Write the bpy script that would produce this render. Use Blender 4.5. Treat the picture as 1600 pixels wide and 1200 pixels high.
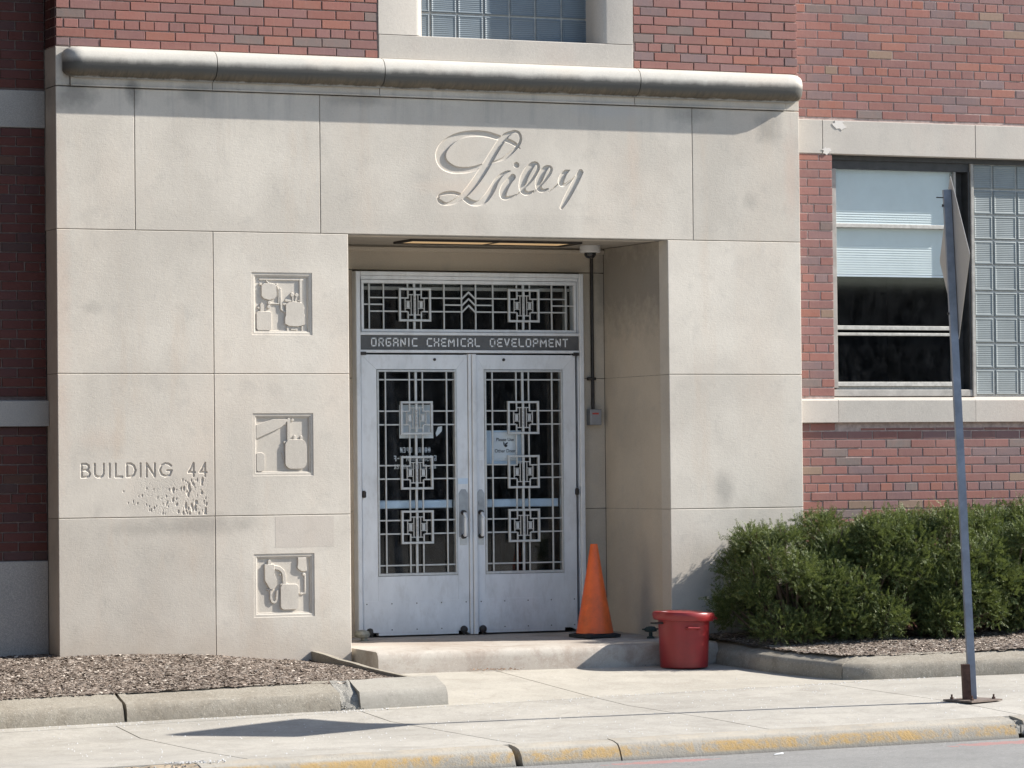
import bpy, bmesh, math, random
import numpy as np
from mathutils import Vector, Matrix

for _o in list(bpy.data.objects):
    bpy.data.objects.remove(_o)
random.seed(7)
RNG = np.random.default_rng(11)
SC = bpy.context.scene
COL = SC.collection

# ------------------------------------------------------------------ camera
cam_d = bpy.data.cameras.new("camera")
cam = bpy.data.objects.new("camera", cam_d)
COL.objects.link(cam)
cam_d.sensor_width = 36.0
cam_d.lens = 5613.9 / 1600 * 36
cam_d.clip_start = 0.5
cam_d.clip_end = 3000
yaw, pit, rol = 0.41627, 0.02307, -0.00992
f_ = Vector((math.sin(yaw) * math.cos(pit), math.cos(yaw) * math.cos(pit), math.sin(pit)))
r0 = Vector((math.cos(yaw), -math.sin(yaw), 0)); u0 = r0.cross(f_)
r_ = r0 * math.cos(rol) + u0 * math.sin(rol); u_ = -r0 * math.sin(rol) + u0 * math.cos(rol)
M = Matrix(((r_.x, u_.x, -f_.x, -7.14605), (r_.y, u_.y, -f_.y, -23.91329), (r_.z, u_.z, -f_.z, 0.32517), (0, 0, 0, 1)))
cam.matrix_world = M
SC.camera = cam
SC.render.resolution_x = 1024
SC.render.resolution_y = 768

# ------------------------------------------------------------------ light
SUN_AZ = math.radians(14.5)      # angle off the facade, sun on the right and in front
SUN_EL = math.radians(34.5)
to_sun = Vector((math.cos(SUN_EL) * math.cos(SUN_AZ), -math.cos(SUN_EL) * math.sin(SUN_AZ), math.sin(SUN_EL)))
w = bpy.data.worlds.new("World"); SC.world = w
w.use_nodes = True
wn = w.node_tree; wn.nodes.clear()
wo = wn.nodes.new("ShaderNodeOutputWorld"); bg = wn.nodes.new("ShaderNodeBackground")
sky = wn.nodes.new("ShaderNodeTexSky"); sky.sky_type = 'NISHITA'; sky.sun_disc = False
sky.sun_elevation = SUN_EL
sky.sun_rotation = math.atan2(to_sun.x, to_sun.y)
sky.air_density = 1.0; sky.dust_density = 0.6; sky.ozone_density = 1.6
bg.inputs[1].default_value = 0.095
wn.links.new(sky.outputs[0], bg.inputs[0]); wn.links.new(bg.outputs[0], wo.inputs[0])
sl = bpy.data.lights.new("sun", 'SUN'); sl.energy = 5.0; sl.angle = math.radians(0.5); sl.color = (1.0, 0.95, 0.87)
so = bpy.data.objects.new("sun", sl); COL.objects.link(so)
so.rotation_euler = to_sun.to_track_quat('Z', 'Y').to_euler()
so.location = (30, -12, 30)
SC.view_settings.view_transform = 'Standard'
SC.view_settings.look = 'None'
SC.view_settings.gamma = 1.0
SC.view_settings.use_curve_mapping = False
SC.view_settings.exposure = 1.02

# ------------------------------------------------------------------ materials
class NT:
    def __init__(s, name):
        s.m = bpy.data.materials.new(name); s.m.use_nodes = True
        s.t = s.m.node_tree; s.b = s.t.nodes["Principled BSDF"]; s.out = s.t.nodes["Material Output"]
        s.geo = s.t.nodes.new("ShaderNodeNewGeometry")
        s.pos = s.geo.outputs["Position"]
    def n(s, typ, **kw):
        nd = s.t.nodes.new(typ)
        for k, v in kw.items():
            if hasattr(nd, k): setattr(nd, k, v)
        return nd
    def l(s, a, b): s.t.links.new(a, b)
    def scale(s, vec, sc):
        nd = s.n("ShaderNodeVectorMath", operation='MULTIPLY'); s.l(vec, nd.inputs[0]); nd.inputs[1].default_value = sc
        return nd.outputs[0]
    def noise(s, scale=5, detail=4, rough=.55, vec=None, dist=0.0):
        nd = s.n("ShaderNodeTexNoise"); nd.inputs["Scale"].default_value = scale; nd.inputs["Detail"].default_value = detail
        nd.inputs["Roughness"].default_value = rough; nd.inputs["Distortion"].default_value = dist
        s.l(vec if vec is not None else s.pos, nd.inputs["Vector"]); return nd.outputs["Fac"]
    def ramp(s, fac, stops, interp='LINEAR'):
        nd = s.n("ShaderNodeValToRGB"); cr = nd.color_ramp; cr.interpolation = interp
        while len(cr.elements) > 1: cr.elements.remove(cr.elements[-1])
        cr.elements[0].position = stops[0][0]; cr.elements[0].color = col4(stops[0][1])
        for p, c in stops[1:]:
            e = cr.elements.new(p); e.color = col4(c)
        s.l(fac, nd.inputs[0]); return nd.outputs[0]
    def mix(s, fac, a, b, mode='MIX'):
        nd = s.n("ShaderNodeMix", data_type='RGBA', blend_type=mode)
        for sock, v in ((nd.inputs[0], fac), (nd.inputs[6], a), (nd.inputs[7], b)):
            if isinstance(v, (int, float)): sock.default_value = v
            elif isinstance(v, tuple): sock.default_value = col4(v)
            else: s.l(v, sock)
        return nd.outputs[2]
    def math(s, op, a, b=0.0, clamp=False):
        nd = s.n("ShaderNodeMath", operation=op); nd.use_clamp = clamp
        for sock, v in ((nd.inputs[0], a), (nd.inputs[1], b)):
            if isinstance(v, (int, float)): sock.default_value = v
            else: s.l(v, sock)
        return nd.outputs[0]
    def mapr(s, v, a, b, c=0.0, d=1.0):
        nd = s.n("ShaderNodeMapRange"); s.l(v, nd.inputs[0])
        for i, x in enumerate((a, b, c, d)): nd.inputs[i + 1].default_value = x
        return nd.outputs[0]
    def sep(s, vec=None):
        nd = s.n("ShaderNodeSeparateXYZ"); s.l(vec if vec is not None else s.pos, nd.inputs[0]); return nd.outputs
    def rnd(s):
        return s.n("ShaderNodeObjectInfo").outputs["Random"]
    def bump(s, h, dist=.002, strength=1.0):
        nd = s.n("ShaderNodeBump"); nd.inputs["Distance"].default_value = dist; nd.inputs["Strength"].default_value = strength
        s.l(h, nd.inputs["Height"]); s.l(nd.outputs[0], s.b.inputs["Normal"])
    def base(s, c):
        if isinstance(c, tuple): s.b.inputs["Base Color"].default_value = col4(c)
        else: s.l(c, s.b.inputs["Base Color"])
    def set(s, rough=.8, metal=0.0, spec=.5):
        s.b.inputs["Roughness"].default_value = rough; s.b.inputs["Metallic"].default_value = metal
        s.b.inputs["Specular IOR Level"].default_value = spec
        return s.m
def col4(c): return (c[0], c[1], c[2], 1.0)

def mat_limestone(name, a=(.575, .53, .465), b=(.485, .445, .39), warm=(.55, .465, .385), spots=None, jitter=.06, cornice=False, brush=False, drips=False):
    k = NT(name)
    big = k.noise(1.3, 5, .6)
    mid = k.noise(6, 6, .65, dist=.4)
    c = k.mix(k.mapr(big, .40, .60), a, b)
    c = k.mix(k.math('MULTIPLY', k.mapr(k.noise(.9, 4, .6, vec=k.scale(k.pos, (1.7, 1.7, .6))), .5, .72), .45), c, warm)
    c = k.mix(k.math('MULTIPLY', k.mapr(mid, .54, .76), .4), c, (.34, .32, .29))
    fine = k.noise(140, 3, .7)
    c = k.mix(k.math('MULTIPLY', k.mapr(fine, .42, .7), .35), c, (.68, .64, .58))
    c = k.mix(k.math('MULTIPLY', k.mapr(k.noise(70, 4, .75), .54, .72), .32), c, (.30, .275, .24))
    # random brightness per block
    hv = k.n("ShaderNodeHueSaturation"); k.l(c, hv.inputs["Color"])
    k.l(k.mapr(k.rnd(), 0, 1, 1 - jitter, 1 + jitter), hv.inputs["Value"]); c = hv.outputs[0]
    X, Y, Z = k.sep()
    if spots:
        for (sx, sz, rx, rz, amt, colr) in spots:
            dx = k.math('DIVIDE', k.math('SUBTRACT', X, sx), rx); dz = k.math('DIVIDE', k.math('SUBTRACT', Z, sz), rz)
            d = k.math('SQRT', k.math('ADD', k.math('MULTIPLY', dx, dx), k.math('MULTIPLY', dz, dz)))
            d = k.math('ADD', d, k.math('MULTIPLY', k.math('SUBTRACT', k.noise(9, 5, .65), .5), 1.3))
            fac = k.math('MULTIPLY', k.mapr(d, 1.0, .25), amt)
            c = k.mix(fac, c, colr)
    if drips:
        dr = k.mapr(k.noise(5.5, 5, .7, vec=k.scale(k.pos, (1.3, 1, .10))), .50, .72)
        reach = k.math('ADD', Z, k.math('MULTIPLY', k.math('SUBTRACT', k.noise(2.6, 4, .7, vec=k.scale(k.pos, (1, 1, .1))), .5), .9))
        c = k.mix(k.math('MULTIPLY', k.math('MULTIPLY', dr, k.mapr(reach, 2.55, 2.95)), .42), c, (.24, .235, .23))
        wr = k.mapr(k.noise(3.1, 5, .7, vec=k.scale(k.pos, (1.2, 1, .16))), .56, .74)
        c = k.mix(k.math('MULTIPLY', wr, .3), c, (.53, .41, .31))
        foot = k.math('ADD', Z, k.math('MULTIPLY', k.math('SUBTRACT', k.noise(4, 5, .7), .5), .35))
        c = k.mix(k.math('MULTIPLY', k.mapr(foot, -.72, -.95), .35), c, (.36, .29, .225))
    if cornice:
        # black crust and ochre streaks: real soot stain bands on the round moulding
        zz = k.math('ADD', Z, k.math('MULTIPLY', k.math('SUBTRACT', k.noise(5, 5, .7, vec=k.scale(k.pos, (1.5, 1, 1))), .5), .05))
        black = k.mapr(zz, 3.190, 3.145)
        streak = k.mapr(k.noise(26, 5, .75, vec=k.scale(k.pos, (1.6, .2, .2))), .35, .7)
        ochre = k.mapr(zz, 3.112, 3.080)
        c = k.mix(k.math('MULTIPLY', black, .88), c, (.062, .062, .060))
        oc = k.mix(streak, (.10, .085, .065), (.21, .17, .12))
        c = k.mix(k.math('MULTIPLY', ochre, .7), c, oc)
        clean = k.mapr(zz, 3.062, 3.052)
        c = k.mix(clean, c, (.36, .34, .31))
    k.base(c)
    h = k.math('ADD', k.math('MULTIPLY', fine, .5), k.math('MULTIPLY', k.noise(35, 5, .7), 1.0))
    if brush:
        h = k.math('ADD', h, k.math('MULTIPLY', k.noise(26, 4, .6, vec=k.scale(k.pos, (1, 1, 3.2))), .9))
    k.bump(h, .0011, .8)
    return k.set(.9, 0, .2)

DK = (.17, .165, .155)
SPOTS = [(.13, 2.94, .22, .16, .6, DK), (.56, 2.97, .07, .14, .7, DK), (1.0, 2.97, .14, .10, .4, DK), (2.25, 2.96, .3, .06, .4, DK), (4.9, 2.95, .25, .09, .45, DK),
         (5.55, 2.86, .14, .16, .45, DK), (4.42, 2.6, .06, .5, .22, (.55, .42, .33)), (5.75, 2.5, .09, .5, .3, (.56, .40, .32)), (4.2, 2.95, .4, .08, .35, (.42, .43, .44)),
         (1.05, -.06, .5, .09, .45, (.27, .25, .225)), (.6, -.08, .35, .07, .4, (.29, .27, .24)), (5.15, .15, .12, .16, .35, DK), (3.0, 2.35, .4, .08, .3, (.58, .47, .38)),
         (.25, 1.45, .12, .06, .22, DK), (5.4, 2.3, .08, .08, .25, DK), (.02, 1.4, .10, 1.5, .35, (.56, .42, .34)), (.3, .55, .2, .1, .18, (.55, .42, .34))]
M_STONE = mat_limestone("limestone", spots=SPOTS, brush=True, jitter=.085, drips=True)
M_STONE_D = mat_limestone("limestone_carved", jitter=.02, spots=SPOTS)
M_CORN = mat_limestone("limestone_weathered", a=(.48, .46, .42), b=(.43, .415, .38), cornice=True, jitter=.03)
M_BAND = mat_limestone("limestone_band", a=(.50, .46, .41), b=(.44, .405, .365), warm=(.50, .40, .34), jitter=.05)
M_RECESS = mat_limestone("limestone_recess", a=(.52, .455, .37), b=(.44, .385, .315), warm=(.48, .38, .28), jitter=.05,
                         spots=[(4.71, 1.75, .1, .5, .6, DK)])
M_PATCH = mat_limestone("stone_patch", a=(.525, .475, .42), b=(.50, .45, .395), warm=(.52, .44, .36), jitter=.01)

M_BAND_D = mat_limestone('shaded_limestone_band', a=(.30, .29, .28), b=(.25, .245, .24), warm=(.30, .27, .24), jitter=.05)  # band stone darkened so its colour carries the left wall's shade
def mat_brick(name, island=False, dark=None):
    k = NT(name)
    R = k.geo.outputs["Random Per Island"] if island else k.rnd()
    c = k.ramp(R, [(0.0, (.278, .122, .100)), (.22, (.262, .124, .108)), (.50, (.245, .126, .116)), (.70, (.30, .130, .098)), (.765, (.225, .130, .126)),
                   (.87, (.205, .142, .142)), (.945, (.19, .150, .138)), (.98, (.27, .19, .14))], 'CONSTANT')
    hv = k.n("ShaderNodeHueSaturation"); k.l(c, hv.inputs["Color"])
    r2 = k.math('FRACT', k.math('MULTIPLY', R, 37.7)); k.l(k.mapr(r2, 0, 1, .90, 1.10), hv.inputs["Value"])
    c = hv.outputs[0]
    c = k.mix(k.math('MULTIPLY', k.mapr(k.noise(16, 5, .7), .42, .75), .38), c, (.30, .17, .14))
    c = k.mix(k.math('MULTIPLY', k.mapr(k.noise(90, 4, .7), .55, .8), .45), c, (.11, .055, .05))
    c = k.mix(k.math('MULTIPLY', k.mapr(k.noise(2.2, 4, .6), .45, .75), .22), c, (.29, .21, .19))
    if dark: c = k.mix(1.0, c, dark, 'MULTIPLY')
    k.base(c)
    h = k.math('ADD', k.noise(120, 3, .7), k.math('MULTIPLY', k.noise(28, 4, .7, vec=k.scale(k.pos, (1.6, 1, .5))), 1.2))
    k.bump(h, .0012, .8)
    return k.set(.85, 0, .25)
M_BRICK = mat_brick("brick_face"); M_BRICK_I = mat_brick("brick_face_joined", True)
M_BRICK_SD = mat_brick("shaded_brick", dark=(.34, .27, .28)); M_BRICK_SDI = mat_brick("shaded_brick_joined", True, dark=(.34, .27, .28))  # browner left-wall brick, with the wall's shade darkened into the colour

def mat_plain(name, c, rough=.7, metal=0.0, var=.12, nscale=12, bump=.0, spec=.5, dirt=None, dirtamt=.4, dscale=4):
    k = NT(name)
    n1 = k.noise(nscale, 5, .65)
    lo = tuple(x * (1 - var) for x in c); hi = tuple(min(1, x * (1 + var)) for x in c)
    cc = k.mix(k.mapr(n1, .3, .7), lo, hi)
    if dirt: cc = k.mix(k.math('MULTIPLY', k.mapr(k.noise(dscale, 6, .7), .48, .72), dirtamt), cc, dirt)
    k.base(cc)
    if bump: k.bump(k.noise(nscale * 6, 4, .7), bump, .8)
    return k.set(rough, metal, spec)
M_MORTAR = mat_plain("mortar", (.44, .34, .305), .95, var=.25, nscale=30, bump=.001, spec=.1)
M_MORTAR_D = mat_plain("shaded_mortar", (.15, .115, .105), .95, var=.25, nscale=30, spec=.1)  # mortar darkened to match: left wall's shade put into the colour
M_JOINT = mat_plain("stone_joint_fill", (.30, .275, .24), .95, var=.3, nscale=20, spec=.1)
def mat_alu(name, c=(.74, .765, .795)):
    k = NT(name)
    n1 = k.noise(3, 5, .6, vec=k.scale(k.pos, (2.5, 2.5, 1)))
    cc = k.mix(k.mapr(n1, .35, .7), c, tuple(x * .86 for x in c))
    cc = k.mix(k.math('MULTIPLY', k.mapr(k.noise(7, 6, .75, vec=k.scale(k.pos, (1.5, 1, .7))), .50, .75), .45), cc, (.42, .41, .40))
    X, Y, Z = k.sep()
    low = k.math('ADD', k.mapr(Z, -.6, -.95), k.math('MULTIPLY', k.math('SUBTRACT', k.noise(6, 5, .7), .5), 1.2))
    cc = k.mix(k.math('MULTIPLY', k.mapr(low, .4, 1.2), .45), cc, (.38, .36, .34))
    k.base(cc); k.bump(k.noise(60, 3, .6), .0003, .5)
    return k.set(.45, .2, .5)
M_ALU = mat_alu("brushed_aluminium")
M_GRILLE = mat_plain("grille_aluminium", (.52, .53, .53), .42, .45, var=.12, nscale=25)
M_PLATE = mat_plain("name_band_metal", (.11, .11, .112), .5, .4, var=.2, nscale=8)
M_LETTER = mat_plain("letter_aluminium", (.74, .77, .80), .5, .1, var=.05)
M_HANDLE = mat_plain("worn_steel", (.33, .34, .36), .35, .8, var=.2)
M_DARKMETAL = mat_plain("dark_bronze_metal", (.045, .04, .038), .5, .5, var=.3)
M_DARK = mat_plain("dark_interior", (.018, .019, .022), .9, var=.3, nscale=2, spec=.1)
M_PAPER = mat_plain("paper", (.72, .75, .78), .8, var=.03)
M_INK = mat_plain("ink", (.03, .03, .035), .8, var=.1)
M_WHITEV = mat_plain("white_vinyl", (.75, .78, .82), .7, var=.03)
M_BAR = mat_plain("crash_bar_metal", (.55, .66, .78), .4, .2, var=.06)
def mat_glass(name, op=.16, tint=(.02, .023, .028), dirt=.05):
    k = NT(name)
    for_tr = k.n("ShaderNodeBsdfTransparent"); for_tr.inputs[0].default_value = (.95, .97, .98, 1)
    gl = k.n("ShaderNodeBsdfGlossy"); gl.inputs["Roughness"].default_value = .03; gl.inputs["Color"].default_value = (1, 1, 1, 1)
    fr = k.n("ShaderNodeFresnel"); fr.inputs[0].default_value = 1.5
    m1 = k.n("ShaderNodeMixShader"); k.l(k.math('MULTIPLY', k.math('MULTIPLY', fr.outputs[0], 1.1), k.math('SUBTRACT', 1.0, k.geo.outputs['Backfacing'])), m1.inputs[0]); k.l(for_tr.outputs[0], m1.inputs[1]); k.l(gl.outputs[0], m1.inputs[2])
    df = k.n("ShaderNodeBsdfDiffuse"); df.inputs[0].default_value = (.45, .46, .48, 1)
    m2 = k.n("ShaderNodeMixShader")
    dm = k.math('MULTIPLY', k.mapr(k.noise(9, 6, .75, vec=k.scale(k.pos, (1.5, 1, .8))), .42, .8), dirt * 2)
    dm = k.math('ADD', dm, k.math('MULTIPLY', k.mapr(k.noise(120, 2, .6), .66, .75), dirt * 2))
    k.l(dm, m2.inputs[0]); k.l(m1.outputs[0], m2.inputs[1]); k.l(df.outputs[0], m2.inputs[2])
    k.l(m2.outputs[0], k.out.inputs[0]); return k.m
M_GLASS = mat_glass("window_glass", dirt=.007); M_GLASS_D = mat_glass("door_glass", dirt=.02)
def mat_gblock(name, c):
    k = NT(name)
    X, Y, Z = k.sep()
    s_ = k.n("ShaderNodeMath", operation='SINE'); k.l(k.math('MULTIPLY', Z, 2 * math.pi / .0145), s_.inputs[0])
    cc = k.mix(k.mapr(k.noise(4, 4, .6), .35, .7), c, tuple(x * .8 for x in c))
    cc = k.mix(k.mapr(s_.outputs[0], -1, 1, .0, .16), cc, (.5, .53, .54))
    k.base(cc); k.bump(s_.outputs[0], .0012, .6)
    k.b.inputs["Coat Weight"].default_value = .0
    return k.set(.42, 0, .35)
M_GBLOCK = mat_gblock("ribbed_glass_block", (.215, .245, .25))
M_GBLOCK_B = mat_gblock("blue_glass_block", (.12, .155, .185))
M_GMORT = mat_plain("glass_block_mortar", (.40, .40, .38), .9, var=.2, nscale=30)
M_BLIND = mat_plain("blind_slat", (.70, .73, .71), .6, var=.06, nscale=3)
M_WFRAME = mat_plain("window_frame_grey", (.33, .315, .29), .6, .1, var=.2, nscale=14, dirt=(.15, .14, .13))
M_WFRAME_D = mat_plain("window_frame_dark", (.055, .055, .055), .6, .2, var=.3)
M_RAIL = mat_plain("window_rail_pale", (.42, .41, .38), .6, .1, var=.25, nscale=30)

def mat_concrete(name, a, b, speck=.5, dirt=(.17, .155, .13), dirtamt=.35, bump=.0015, pebbles=True, salt=0.0):
    k = NT(name)
    c = k.mix(k.mapr(k.noise(1.1, 6, .65), .35, .68), a, b)
    c = k.mix(k.math('MULTIPLY', k.mapr(k.noise(3.5, 7, .78, dist=.8), .46, .70), dirtamt), c, dirt)
    hb = k.noise(110, 4, .75)
    c = k.mix(k.math('MULTIPLY', k.mapr(k.noise(34, 5, .8), .52, .70), min(.6, .25 + speck * .35)), c, tuple(x * .55 for x in b))
    c = k.mix(k.math('MULTIPLY', k.mapr(k.noise(42, 4, .8, vec=k.scale(k.pos, (1, 1.3, 1.1))), .56, .70), min(.5, .2 + speck * .3)), c, tuple(min(.8, x * 1.6) for x in a))
    if pebbles:
        vo = k.n("ShaderNodeTexVoronoi"); vo.inputs["Scale"].default_value = 95; k.l(k.pos, vo.inputs["Vector"])
        sp = k.mapr(vo.outputs["Distance"], .30, .12)
        pc = k.ramp(vo.outputs["Color"], [(0, (.12, .11, .10)), (.4, (.30, .27, .23)), (.7, (.58, .55, .5)), (1, (.68, .66, .62))])
        c = k.mix(k.math('MULTIPLY', k.math('MULTIPLY', sp, k.mapr(k.noise(23, 3, .6), .45, .6)), speck), c, pc)
    c = k.mix(k.math('MULTIPLY', k.mapr(k.noise(180, 3, .7), .5, .8), .35), c, tuple(x * .5 for x in b))
    if salt:
        sn = k.math('MULTIPLY', k.mapr(k.noise(48, 3, .6), .60, .68), k.mapr(k.noise(1.6, 4, .6, vec=k.scale(k.pos, (.7, 1.6, 1))), .5, .62))
        c = k.mix(k.math('MULTIPLY', sn, salt), c, (.75, .74, .72))
    k.base(c); k.bump(k.math('ADD', hb, k.noise(30, 4, .7)), bump, .9)
    return k.set(.92, 0, .2)
M_WALK = mat_concrete("sidewalk_concrete", (.43, .405, .36), (.33, .312, .28), .35, dirtamt=.6, dirt=(.25, .23, .20), salt=.35, pebbles=True)
M_PLAZA = mat_concrete("plaza_concrete", (.45, .42, .365), (.37, .345, .30), .45, dirtamt=.5, dirt=(.28, .25, .21), salt=.3)
M_KERB = mat_concrete("kerb_concrete", (.345, .315, .262), (.26, .235, .195), 1.0, dirtamt=.65, dirt=(.20, .17, .13), bump=.003)
M_KERBPATCH = mat_concrete("new_kerb_concrete", (.35, .33, .29), (.315, .295, .26), .4, dirtamt=.35, bump=.001)
M_STEP = mat_concrete("step_stone", (.45, .42, .375), (.37, .32, .275), .12, dirtamt=.8, dirt=(.27, .215, .175), bump=.001)
M_BROKEN = mat_concrete("broken_concrete", (.38, .365, .33), (.22, .21, .19), 1.0, dirtamt=.6, dirt=(.13, .125, .11), bump=.006)
M_ROAD = mat_concrete("road_asphalt", (.265, .26, .25), (.215, .212, .205), .8, dirtamt=.35, dirt=(.15, .148, .145), bump=.004, salt=.3)
_t = M_ROAD.node_tree; _b = _t.nodes["Principled BSDF"]; _lk = _b.inputs["Base Color"].links[0].from_socket
def _n(tp, **kw):
    q = _t.nodes.new(tp)
    for a_, b_ in kw.items(): setattr(q, a_, b_)
    return q
_g = _n("ShaderNodeNewGeometry"); _sx = _n("ShaderNodeSeparateXYZ"); _t.links.new(_g.outputs[0], _sx.inputs[0])
_nz = _n("ShaderNodeTexNoise"); _nz.inputs["Scale"].default_value = 14; _nz.inputs["Detail"].default_value = 6; _t.links.new(_g.outputs[0], _nz.inputs["Vector"])
def _m(op, a_, b_):
    q = _n("ShaderNodeMath", operation=op)
    for sk_, v_ in ((q.inputs[0], a_), (q.inputs[1], b_)):
        if isinstance(v_, (int, float)): sk_.default_value = v_
        else: _t.links.new(v_, sk_)
    return q.outputs[0]
_fac = 0.0
for (px_, py_, rx_, ry_) in ((2.15, -5.02, .40, .10), (4.55, -5.06, .55, .12)):     # faded red marking paint on the road
    dx_ = _m('DIVIDE', _m('SUBTRACT', _sx.outputs[0], px_), rx_); dy_ = _m('DIVIDE', _m('SUBTRACT', _sx.outputs[1], py_), ry_)
    dd_ = _m('ADD', _m('MULTIPLY', dx_, dx_), _m('MULTIPLY', dy_, dy_)); dd_ = _m('ADD', dd_, _m('MULTIPLY', _m('SUBTRACT', _nz.outputs[0], .5), 3.0))
    q_ = _m('MULTIPLY', _m('LESS_THAN', dd_, .7), .5); _fac = q_ if isinstance(_fac, float) else _m('MAXIMUM', _fac, q_)
_mx = _n("ShaderNodeMix", data_type='RGBA'); _t.links.new(_fac, _mx.inputs[0]); _t.links.new(_lk, _mx.inputs[6]); _mx.inputs[7].default_value = (.42, .17, .15, 1)
_t.links.new(_mx.outputs[2], _b.inputs["Base Color"])
M_SUB = mat_plain("joint_dirt", (.10, .09, .075), .95, var=.3, nscale=20)
M_FAR = mat_plain("far_ground", (.16, .15, .13), .95, var=.3, nscale=.2)
M_FARB = mat_plain('reflection_building_dark', (.05, .047, .043), .9, var=.3, nscale=.5)
M_BLOCKER = mat_plain('sky_blocker_dark', (.03, .026, .026), .9, var=.3, nscale=8)  # near black, so the added sky blocker bounces little light
def mat_ykerb():
    k = NT("painted_kerb")
    c = k.mix(k.mapr(k.noise(2, 6, .7), .35, .65), (.38, .355, .31), (.29, .27, .235))
    X, Y, Z = k.sep(); c = k.mix(k.mapr(Y, -4.74, -4.79), c, k.mix(.5, c, (.15, .14, .12)))
    X, Y, Z = k.sep()
    zr = k.math('SUBTRACT', Z, k.math('MULTIPLY', X, .0095))          # height relative to the sloping kerb
    face = k.math('MULTIPLY', k.mapr(zr, -1.335, -1.35), k.mapr(zr, -1.412, -1.395))
    chips = k.mapr(k.math('ADD', k.noise(11, 7, .8, dist=.5), k.math('MULTIPLY', k.noise(1.5, 3, .5), .7)), .76, .93)
    c = k.mix(k.math('MULTIPLY', k.math('MULTIPLY', face, chips), .8), c, (.36, .235, .085))
    top = k.mapr(zr, -1.33, -1.322)
    c = k.mix(k.math('MULTIPLY', k.math('MULTIPLY', top, k.mapr(k.noise(7, 6, .7), .42, .62)), .3), c, (.46, .37, .26))
    c = k.mix(k.mapr(zr, -1.405, -1.425), c, (.17, .16, .145))
    c = k.mix(k.math('MULTIPLY', k.mapr(k.noise(40, 6, .8), .58, .75), .6), c, (.12, .11, .10))
    k.base(c); k.bump(k.math('ADD', k.noise(60, 5, .75), k.noise(15, 4, .7)), .004, .9)
    return k.set(.9, 0, .2)
M_YKERB = mat_ykerb()
def mat_chips(name, stops):
    k = NT(name)
    c = k.ramp(k.geo.outputs["Random Per Island"], stops, 'LINEAR')
    k.base(c); return k.set(.9, 0, .2)
M_CHIP = mat_chips("mulch_chips", [(0, (.085, .064, .050)), (.35, (.165, .128, .104)), (.7, (.25, .205, .172)), (.92, (.36, .31, .265)), (1, (.60, .54, .47))])
M_SOIL = mat_plain("mulch_bed", (.17, .14, .115), .95, var=.5, nscale=40, bump=.006)
M_LEAF = None
def mat_leaf():
    k = NT("yew_leaf")
    R = k.geo.outputs["Random Per Island"]
    c = k.ramp(R, [(0, (.026, .048, .014)), (.4, (.058, .092, .027)), (.8, (.14, .17, .055)), (1, (.28, .29, .13))])
    c = k.mix(k.mapr(k.noise(5, 3, .6), .4, .65, 0, .45), c, (.12, .145, .04))
    k.base(c)
    k.b.inputs["Transmission Weight"].default_value = 0
    k.set(.55, 0, .35)
    tl = k.n("ShaderNodeBsdfTranslucent"); tl.inputs[0].default_value = (.16, .20, .05, 1)
    mx = k.n("ShaderNodeMixShader"); mx.inputs[0].default_value = .22
    k.l(k.b.outputs[0], mx.inputs[1]); k.l(tl.outputs[0], mx.inputs[2]); k.l(mx.outputs[0], k.out.inputs[0])
    return k.m
M_LEAF = mat_leaf()
M_STEM = mat_plain("shrub_stem", (.12, .085, .06), .9, var=.35, nscale=30)
M_POST = mat_plain("galvanised_post", (.22, .25, .31), .45, .5, var=.22, nscale=9, dirt=(.12, .12, .13), dirtamt=.3)
M_SIGNB = mat_plain("sign_back_aluminium", (.44, .415, .385), .5, .3, var=.06, nscale=4)
M_RUST = mat_plain("rusty_steel", (.075, .038, .028), .85, .1, var=.4, nscale=30, bump=.001, dirt=(.15, .08, .05))
M_RUSTL = mat_plain("rusty_plate", (.16, .125, .105), .85, .1, var=.4, nscale=25, bump=.001)
M_ORANGE = mat_plain("orange_vinyl", (.80, .135, .026), .45, 0, var=.10, nscale=6, dirt=(.22, .07, .035), dirtamt=.55)
M_BLACKR = mat_plain("black_rubber", (.022, .022, .023), .7, 0, var=.3)
M_RED = mat_plain("red_plastic", (.25, .018, .020), .38, 0, var=.12, nscale=5, dirt=(.13, .025, .025), dirtamt=.4)
M_WHITEP = mat_plain("white_plastic", (.62, .62, .62), .4, 0, var=.04)
M_SMOKE = mat_plain("smoked_dome", (.015, .015, .017), .12, 0, var=.1)
M_GREYBOX = mat_plain("grey_steel_box", (.27, .28, .30), .5, .3, var=.1)
M_REDL = mat_plain("red_label", (.45, .06, .05), .6)
M_VERDI = mat_plain("dark_green_metal", (.035, .055, .052), .6, .4, var=.3)
M_STOPG = mat_plain("cast_zinc", (.26, .26, .22), .6, .2, var=.25, nscale=40, bump=.001)
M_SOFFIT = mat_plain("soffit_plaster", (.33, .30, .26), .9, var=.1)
M_PATCHW = mat_plain("white_filler", (.62, .58, .54), .9, var=.05, bump=.001)
M_COVER = mat_plain("stained_concrete", (.36, .29, .21), .9, 0, var=.35, nscale=10, bump=.003, dirt=(.13, .12, .105), dirtamt=.8, dscale=7, spec=.2)
M_DEADLEAF = mat_chips("dead_leaf", [(0, (.16, .07, .03)), (.5, (.26, .12, .05)), (1, (.34, .2, .09))])
def mat_lamp():
    k = NT("amber_diffuser")
    k.base((.55, .40, .22)); k.b.inputs["Emission Color"].default_value = (1.0, .66, .33, 1); k.b.inputs["Emission Strength"].default_value = .18
    return k.set(.6)
M_LAMP = mat_lamp()
M_STONEW = mat_plain("pale_pebble", (.5, .5, .5), .8, var=.1)

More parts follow.
